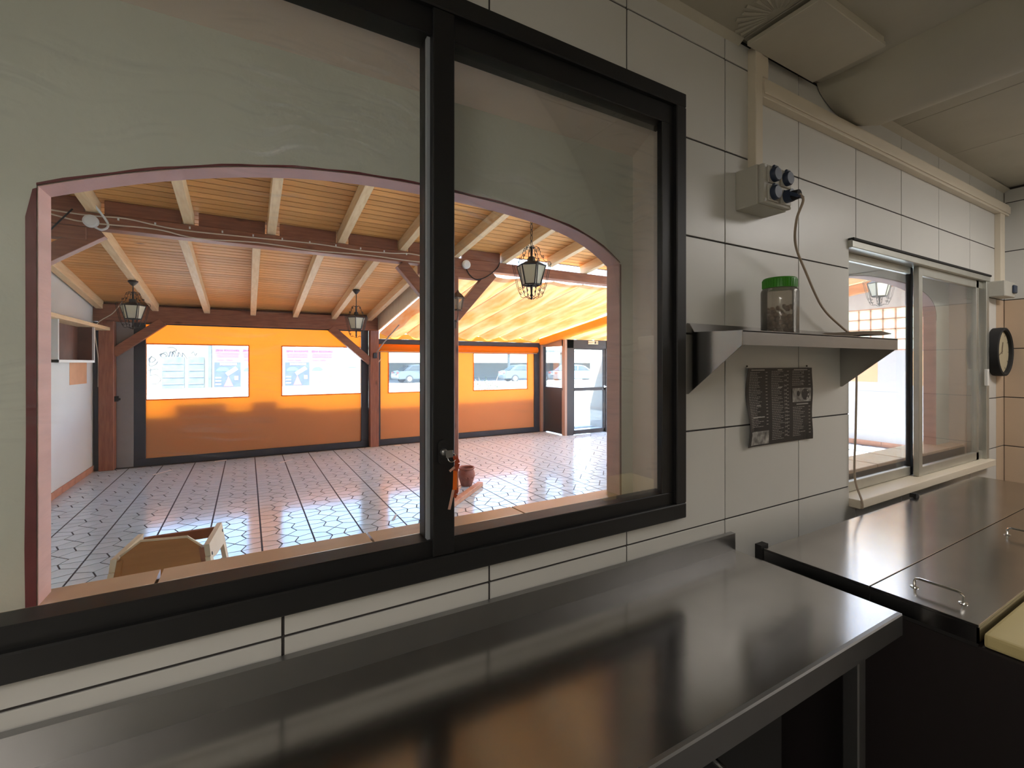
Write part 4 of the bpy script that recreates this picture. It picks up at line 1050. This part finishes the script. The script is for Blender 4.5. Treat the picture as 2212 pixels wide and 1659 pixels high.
def jbox(lab, x, z):
    t = thing('junction_box', lab, 'junction box', (x, yb, z - 0.05)); B().lathe([(0.052, 4.069), (0.052, 4.04), (0.045, 4.035)], 24, (x, 0, z), axis='y').build('housing', 'white_frame', t, smooth=True)
    B().lathe([(0.040, 4.036), (0.038, 4.031)], 24, (x, 0, z), axis='y').build('lid', 'white_frame', t, smooth=True)
jbox('round white junction box on the left end of the main beam', -1.125, 2.715)
jbox('round white junction box on the beam right of the mullion', 2.275, 2.72)
wire('beam_cable', 'dark cable sagging below the beam right of the mullion', [(2.27, yb, 2.69), (2.33, yb, 2.60), (2.42, yb, 2.555), (2.55, yb, 2.60), (2.70, yb, 2.72), (2.74, yb, 2.80)], 0.006, 'rubber')
wire('corner_wire', 'thin dark rod hanging from the beam at the left jamb', [(-1.24, 4.06, 2.80), (-1.36, 4.05, 2.62), (-1.42, 4.05, 2.52)], 0.006, 'rubber', 'rod')
wire('crank_rod', 'thin crank rod leaning from the canopy to the middle post', [(2.06, 7.55, 1.74), (2.10, 7.15, 1.92), (2.20, 6.6, 2.18)], 0.011, 'gutter', 'rod')

# ------------------------------------------------------------------ left wall shelf with its box
ws = thing('wall_box_shelf', 'pale wooden wall shelf above a brown box on the white left wall', 'shelf', (-1.8, 6.9, 1.54))
B().box(PXL, PXL + 0.20, 5.0, 8.0 - 0.36, 2.005, 2.05, 0.003).build('shelf_board', 'wood_light', ws)
bm = B(); bm.box(PXL, PXL + 0.17, 5.6, 6.93, 1.545, 1.575); bm.box(PXL, PXL + 0.17, 6.92, 6.95, 1.545, 2.005); bm.box(PXL, PXL + 0.17, 5.6, 5.63, 1.545, 2.005); bm.build('box_frame', 'white_frame', ws)
bm = B(); bm.box(PXL, PXL + 0.012, 5.63, 6.92, 1.575, 2.004); bm.build('box_back', 'niche_brown', ws)
B().box(PXL + 0.012, PXL + 0.15, 6.90, 6.918, 1.576, 2.004).build('box_side', 'niche_brown', ws)

# post fitting: black clamp and pale wire on the corner post
bm = B(); bm.box(-1.663, -1.62, 7.60, 7.66, 0.985, 1.06); bm.box(-1.625, -1.595, 7.61, 7.64, 1.0, 1.03, 0.004); bm.build('cleat', 'rubber', label='small black cleat on the corner post', cat='cleat')
wire('wall_wire', 'thin pale wire hanging down beside the corner post', [(-1.55, 7.5, 2.42), (-1.66, 7.52, 2.25), (-1.85, 7.54, 2.05), (-1.83, 7.58, 1.6), (-1.835, 7.6, 1.2)], 0.006, 'cable_white')
bm = B(); bm.box(2.0, 2.07, 7.55, 7.58, 1.63, 1.73, 0.008); bm.build('crank_box', 'navy_frame', label='small dark crank box on the middle post', cat='crank')
bm = B(); bm.beam((2.13, 7.70, 1.555), (2.17, 7.70, 1.62), 0.03, 0.01); bm.build('sticker', 'white_frame', label='pale tape strip on the frame right of the middle post', cat='tape')

# ------------------------------------------------------------------ wooden high chair seen from behind
hc = thing('high_chair', 'wooden baby high chair standing just outside the window', 'chair', (-0.27, 1.54, 0.0))
out = [(-0.452, 0.42), (-0.150, 0.42), (-0.160, 0.680), (-0.172, 0.742), (-0.222, 0.790), (-0.378, 0.802), (-0.444, 0.752), (-0.452, 0.680)]
bm = B(); bm.prism(out, 1.392, 1.408, 'y'); bm.build('back_panel', 'chair_wood', hc)
bm = B(); bm.tube([(x, 1.400, z + 0.003) for x, z in out[3:7]], 0.006, 5); bm.build('panel_edge', 'chair_pale', hc)
def side(poly, s_, t, nm, m, off=0.0):
    bm = B(); bm.prism(poly, off, off + t, 'x')
    for v in bm.bm.verts:
        a, y, z = v.co
        v.co.x = -0.306 + 0.09 * (y - 1.4) + s_ * (0.139 + a + max(0.0, 0.73 - z) * 0.15)
    return bm.build(nm, m, hc)
for s_ in (-1, 1):
    side([(1.375, 0.42), (1.385, 0.742), (1.43, 0.738), (1.42, 0.42)], s_, 0.018, 'back_stile', 'chair_red' if s_ > 0 else 'chair_wood', -0.012)
    side([(1.385, 0.685), (1.385, 0.752), (1.735, 0.736), (1.745, 0.62), (1.70, 0.64), (1.50, 0.66)], s_, 0.020, 'arm_panel', 'chair_pale', 0.006)
    side([(1.375, 0.70), (1.435, 0.70), (1.36, 0.0), (1.31, 0.0)], s_, 0.018, 'leg', 'chair_pale', 0.008)
    side([(1.69, 0.70), (1.745, 0.70), (1.80, 0.0), (1.75, 0.0)], s_, 0.018, 'leg', 'chair_pale', 0.008)
    side([(1.35, 0.20), (1.76, 0.20), (1.76, 0.24), (1.35, 0.24)], s_, 0.014, 'side_rail', 'chair_red', 0.006)
    for (y_, z_) in ((1.715, 0.70), (1.415, 0.70)):
        side([(y_ + 0.008 * math.cos(q * 0.785), z_ + 0.008 * math.sin(q * 0.785)) for q in range(8)], s_, 0.003, 'bolt', 'iron', 0.026)
B().box(-0.418, -0.140, 1.71, 1.73, 0.675, 0.722, 0.003).build('front_bar', 'chair_red', hc)
B().box(-0.455, -0.120, 1.40, 1.70, 0.44, 0.458, 0.003).build('seat', 'chair_wood', hc)
B().box(-0.480, -0.060, 1.66, 1.74, 0.245, 0.262, 0.003).build('footrest', 'chair_wood', hc)

# ------------------------------------------------------------------ clay pot, timber offcut and litter
pt = thing('clay_pot', 'round terracotta pot standing beside the near post', 'pot', (2.39, 4.30, 0.0))
bm = B(); bm.lathe([(0.062, 0.0), (0.068, 0.004), (0.088, 0.07), (0.106, 0.125), (0.107, 0.15), (0.098, 0.185), (0.088, 0.20), (0.098, 0.214), (0.104, 0.226), (0.098, 0.234), (0.086, 0.230), (0.078, 0.205), (0.092, 0.16), (0.09, 0.12), (0.06, 0.02), (0.0, 0.015)], 32, cap1=False); bm.build('body', 'pot_clay', pt, smooth=True, local=True)
for a in (-2.1, -1.75, -1.2):
    bm = B(); bm.lathe([(0.012, 0), (0.008, 0.006), (0.0, 0.008)], 8, (0, 0, 0), cap1=False)
    bmesh.ops.rotate(bm.bm, verts=bm.bm.verts[:], cent=(0, 0, 0), matrix=Matrix.Rotation(math.pi / 2, 3, 'Y')); bmesh.ops.rotate(bm.bm, verts=bm.bm.verts[:], cent=(0, 0, 0), matrix=Matrix.Rotation(a, 3, 'Z'))
    bmesh.ops.translate(bm.bm, verts=bm.bm.verts[:], vec=(0.104 * math.cos(a), 0.104 * math.sin(a), 0.115)); bm.build('relief_knob', 'pot_clay', pt, local=True)
mat('offcut_wood', (0.62, 0.33, 0.20), 0.5, nscale=6, stretch=(2, 2, 8), col2=(0.48, 0.22, 0.13))
B().beam((1.86, 3.55, 0.028), (2.53, 4.19, 0.028), 0.075, 0.052, 0.003).build('timber_offcut', 'offcut_wood', label='reddish timber offcut lying on the floor before the clay pot', cat='timber')
def scrap(x, y, L_, a, lab, wd=0.03):
    bm = B(); bm.beam((x - L_ / 2 * math.cos(a), y - L_ / 2 * math.sin(a), 0.004), (x + L_ / 2 * math.cos(a), y + L_ / 2 * math.sin(a), 0.006), wd, 0.004); bm.build('floor_strip', 'paper', label=lab, cat='litter')
scrap(-1.03, 7.05, 0.30, 0.9, 'pale paper strip on the floor near the corner post')
scrap(0.53, 7.0, 0.26, 0.7, 'pale paper strip on the floor before the first orange screen')
scrap(-0.36, 7.55, 0.16, 0.1, 'small flat white patch at the foot of the first orange screen', 0.07)  # thin white piece lying flat by the screen
scrap(2.43, 7.5, 0.12, 0.1, 'small flat white patch at the foot of the second orange screen', 0.08)
scrap(1.27, 3.55, 0.16, 1.1, 'pale curled scrap on the near floor left of the mullion', 0.02)

# ------------------------------------------------------------------ outside
B().box(-70, 110, PYB + 0.05, 130, -0.12, -0.02).build('ground_outside', 'ground', kind=ST, label='bright sunlit concrete ground outside the screens')
B().box(-70, 110, -60, YF - 0.2, -0.12, -0.02).build('ground_rear', 'ground', kind=ST, label='sunlit ground behind the kitchen')
B().box(PXR + 0.1, 60, YF - 0.2, PYB + 0.05, -0.12, -0.02).build('ground_side', 'ground', kind=ST, label='sunlit ground beside the patio')
lw = thing('parapet_wall', 'low parapet wall right behind the orange screens', 'low wall', (2.0, 7.86, -0.02))
for a, b, h in ((-2.1, -0.98, 0.72), (-0.98, -0.28, 0.90), (-0.28, 0.05, 0.76), (0.05, 0.45, 0.90), (0.45, 0.95, 0.78), (0.95, 1.9, 0.72), (1.9, 3.3, 0.70), (3.3, 4.7, 0.72), (4.7, 5.75, 0.74)):
    B().box(a, b, 7.80, 7.94, -0.02, h, 0.004).build('wall_block', 'low_wall', lw)

YFAC = 34.0
bl = thing('far_building', 'pale graffitied building with two boarded windows across the street', 'building', (-1, YFAC + 2, -0.02))
B().box(-14, 2.9, YFAC, YFAC + 4, -0.02, 6.0).build('wall', 'facade', bl)
for (a, b) in ((-4.52, -3.39), (-3.2, -2.36)):
    f_ = B().box(a, b, YFAC - 0.06, YFAC + 0.02, 0.0, 1.95).build('boarded_window', 'facade_grey', bl)
    for k in range(4): B().box(a + 0.05, b - 0.05, YFAC - 0.09, YFAC - 0.06, 0.25 + 0.42 * k, 0.28 + 0.42 * k).build('slat', 'facade', f_)
B().box(-2.15, -1.97, YFAC - 0.10, YFAC, -0.02, 6).build('downpipe', 'facade_grey', bl)
def graf(pts, r=0.03):
    pts = [(-4.65 + (x + 4.7) * 0.67, z * 0.85 + 0.15) if pts[0][0] > -4.75 else (-5.2 + (x + 5.5) * 0.7, z - 0.1) for x, z in pts]
    bm = B(); bm.tube([(x, YFAC - 0.02, z) for (x, _, z) in cr([(p[0], 0, p[1]) for p in pts], 4)], r, 4, flat=0.4); bm.build('graffiti_stroke', 'graffiti', bl)
graf([(-4.7, 2.25), (-4.45, 2.35), (-4.15, 2.2), (-4.4, 2.05), (-4.6, 2.2), (-4.2, 2.45), (-4.0, 2.1), (-3.85, 2.5), (-3.55, 2.2), (-3.8, 2.05), (-3.6, 2.55), (-3.35, 2.1), (-3.25, 2.45), (-3.0, 2.1), (-2.95, 2.4), (-2.6, 1.95)])
graf([(-4.1, 2.75), (-3.7, 2.8), (-3.4, 2.6), (-3.75, 2.45)])
graf([(-5.2, 2.1), (-5.45, 1.85), (-5.2, 1.7), (-4.95, 1.9), (-5.3, 2.0), (-5.4, 1.5), (-5.0, 1.55), (-4.8, 1.75)], 0.025)
graf([(-5.5, 1.2), (-5.0, 1.3), (-4.75, 1.3)], 0.022); graf([(-5.3, 1.35), (-5.35, 0.95)], 0.022)
graf([(-5.4, 0.9), (-4.9, 0.95), (-4.6, 0.65), (-4.9, 0.4), (-5.3, 0.42)], 0.018)
graf([(-2.3, 2.35), (-2.1, 2.5), (-2.0, 2.2), (-1.85, 2.4)], 0.02)

def billboard(lab, x0, x1, parts, pale=False):
    t = thing('poster_panel', lab, 'poster', ((x0 + x1) / 2, YFAC - 1.5, -0.02)); yy = YFAC - 1.5
    B().box(x0 - 0.1, x1 + 0.1, yy, yy + 0.12, -0.02, 2.62, 0.01).build('board', 'poster_white', t)
    Lx = (x1 - x0) / parts
    for k in range(parts):
        a = x0 + Lx * k; b = a + Lx - 0.06
        hd = B().box(a, b, yy - 0.02, yy, 1.62, 2.52).build('pink_header', 'poster_pink', t)
        text_mesh('lettering', 'ZENIA BOULEVARD', 0.205 * Lx / 2.1, 'graffiti', hd, ((a + b) / 2, yy - 0.03, 2.34), (math.pi / 2, 0, 0), 0.005)
        bm = B()
        for q in range(7):
            u = a + 0.12 + q * (Lx - 0.3) / 7; bm.box(u, u + 0.16, yy - 0.03, yy - 0.02, 1.93, 2.18); 
        bm.box(a + 0.15, a + 0.5, yy - 0.03, yy - 0.02, 1.73, 1.76); bm.box(a + 0.65, a + 0.95, yy - 0.03, yy - 0.02, 1.71, 1.78)
        bm.build('header_blocks', 'poster_pink2', hd)
        im = B().box(a, b, yy - 0.02, yy, 0.08, 1.60).build('picture', 'poster_blue' if k == 0 else 'poster_pale', t)
        B().box(a + 0.3, b - 0.2, yy - 0.03, yy - 0.02, 1.42, 1.56).build('title_band', 'poster_orange', im)
        bm = B(); bm.prism([(a + 0.1 + 0.35 + 0.35 * math.cos(q * math.pi / 10), 1.05 + 0.25 * math.sin(q * math.pi / 10)) for q in range(11)], yy - 0.03, yy - 0.02, 'y'); bm.build('dome_shape', 'poster_cyan', im)
        B().beam((a + 0.65, yy - 0.025, 0.85), (b - 0.2, yy - 0.025, 1.25), 0.24, 0.01, up=(0, 1, 0)).build('diagonal_shape', 'poster_white', im)
        bm = B(); bm.prism([(a + 0.5, 0.12), (a + 1.0, 0.12), (a + 0.88, 0.4), (a + 0.75, 0.75), (a + 0.62, 0.4)], yy - 0.03, yy - 0.02, 'y'); bm.build('red_shape', 'poster_red', im)
        B().box(b - 0.32, b - 0.12, yy - 0.03, yy - 0.02, 0.5, 0.75).build('cream_shape', 'poster_orange', im)
        for q in range(3): B().box(a + 0.06, a + 0.36, yy - 0.03, yy - 0.02, 0.22 + 0.2 * q, 0.30 + 0.2 * q).build('text_bar', 'poster_white', im)
mat('poster_pink2', (0.20, 0.05, 0.12), 0.6)
billboard('pink and blue poster panel at the right edge of the first clear window', -1.75, 1.15, 2)
billboard('double pink-headed poster panel behind the second clear window', 2.14, 5.2, 2)
t = thing('poster_panel', 'pale blank notice panel right of the double poster', 'poster', (6.4, YFAC - 1.5, -0.02))
B().box(5.8, 7.3, YFAC - 1.5, YFAC - 1.4, -0.02, 3.0, 0.01).build('board', 'poster_pale', t); B().box(6.1, 6.6, YFAC - 1.53, YFAC - 1.5, 1.3, 2.2).build('notice', 'poster_white', t)

# carport and cars
cp = thing('carport', 'long grey carport roof on slim posts beyond the parking lot', 'carport', (20, 38, -0.02))
B().prism([(34, 2.55), (44, 2.95), (44, 3.1), (34, 2.75)], 8.0, 60.0, 'x').build('roof', 'carport', cp)
for x in (9, 15, 21, 27, 33, 40, 48):
    B().box(x - 0.09, x + 0.09, 36, 36.2, -0.02, 2.65).build('post', 'carport', cp)
B().box(8, 60, 43.6, 43.8, -0.02, 1.6).build('rear_wall', 'carport', cp)
B().box(4, 60, 26.6, 26.9, -0.02, 0.28, 0.02).build('kerb', 'facade', label='low pale kerb in front of the parked cars', cat='kerb')
def car(lab, x, y, rz, m):
    t = thing('car', lab, 'car', (x, y, -0.02), rz)
    body = [(-2.2, 0.3), (-2.25, 0.62), (-2.1, 0.92), (-1.55, 0.98), (0.95, 0.95), (1.95, 0.80), (2.2, 0.6), (2.2, 0.3)]
    bm = B(); bm.prism(body, -0.86, 0.86, 'y'); bmesh.ops.bevel(bm.bm, geom=bm.bm.edges[:], offset=0.05, segments=2, affect='EDGES'); bm.build('body', m, t, local=True, smooth=True)
    cabin = [(-1.75, 0.95), (-1.2, 1.40), (-0.2, 1.46), (0.35, 1.38), (1.1, 0.93)]
    bm = B(); bm.prism(cabin, -0.72, 0.72, 'y'); bmesh.ops.bevel(bm.bm, geom=bm.bm.edges[:], offset=0.06, segments=2, affect='EDGES'); bm.build('cabin', m, t, local=True, smooth=True)
    for s_ in (-1, 1):
        bm = B(); bm.prism([(-1.4, 1.0), (-1.05, 1.33), (-0.35, 1.37), (-0.35, 1.0)], s_ * 0.725, s_ * 0.735, 'y'); bm.prism([(-0.27, 1.0), (-0.27, 1.37), (0.25, 1.32), (0.78, 1.0)], s_ * 0.725, s_ * 0.735, 'y'); bm.build('side_window', 'car_glass', t, local=True)
        for wx in (-1.35, 1.35):
            wh = B().lathe([(0.31, -0.1), (0.32, 0.0), (0.31, 0.1)], 18, (wx, s_ * 0.80, 0.32), axis='y').build('wheel', 'tyre', t, local=True)
            B().lathe([(0.2, s_ * 0.105 - 0.01), (0.2, s_ * 0.105 + 0.01)], 14, (wx, s_ * 0.80, 0.32), axis='y').build('hubcap', 'car_silver', t, local=True)
    bm = B(); bm.quad((-1.80, -0.6, 0.99), (-1.80, 0.6, 0.99), (-1.27, 0.55, 1.37), (-1.27, -0.55, 1.37)); bm.thicken(0.01); bm.build('rear_window', 'car_glass', t, local=True)
    B().box(-2.27, -2.24, -0.28, 0.28, 0.62, 0.76).build('number_plate', 'poster_white', t, local=True)
    for s_ in (-1, 1): B().box(-2.25, -2.16, s_ * 0.55 - 0.16, s_ * 0.55 + 0.16, 0.74, 0.88, 0.02).build('tail_light', 'poster_red', t, local=True)
car('silver hatchback seen through the glazed door', 23.6, 29.3, math.radians(-8), 'car_silver')
car('dark car parked behind the silver hatchback', 20.6, 32.4, math.radians(-8), 'car_dark')
car('blue-grey car in shade behind the third clear window', 12.4, 35.6, math.radians(5), 'car_dark')
# bush outside the fourth clear window
bs = thing('bush', 'small leafy bush outside the fourth clear window', 'bush', (5.35, 9.6, -0.02))
bm = B(); rnd = random.Random(11)
for k in range(7):
    a = rnd.uniform(0, 6.28); bm.tube([(5.35, 9.6, -0.02), (5.35 + 0.1 * math.cos(a), 9.6 + 0.1 * math.sin(a), 0.6), (5.35 + 0.3 * math.cos(a), 9.6 + 0.25 * math.sin(a), 1.12 + 0.1 * math.sin(k))], 0.008, 4)
bm.build('stems', 'cardboard', bs)
bm = B()
for k in range(150):
    a = rnd.uniform(0, 6.28); r = 0.32 * math.sqrt(rnd.random()); p = Vector((5.35 + r * math.cos(a), 9.6 + r * math.sin(a), rnd.uniform(0.5, 1.2) - r * 0.4))
    d = Vector((rnd.uniform(-1, 1), rnd.uniform(-1, 1), rnd.uniform(-0.3, 1))).normalized() * 0.03; e_ = d.cross(Vector((0.3, 0.5, 0.8))).normalized() * 0.014
    bm.quad(p - d, p + e_, p + d, p - e_)
lf_ = bm.build('leaves', 'leaf', bs); lf_['kind'] = 'stuff'
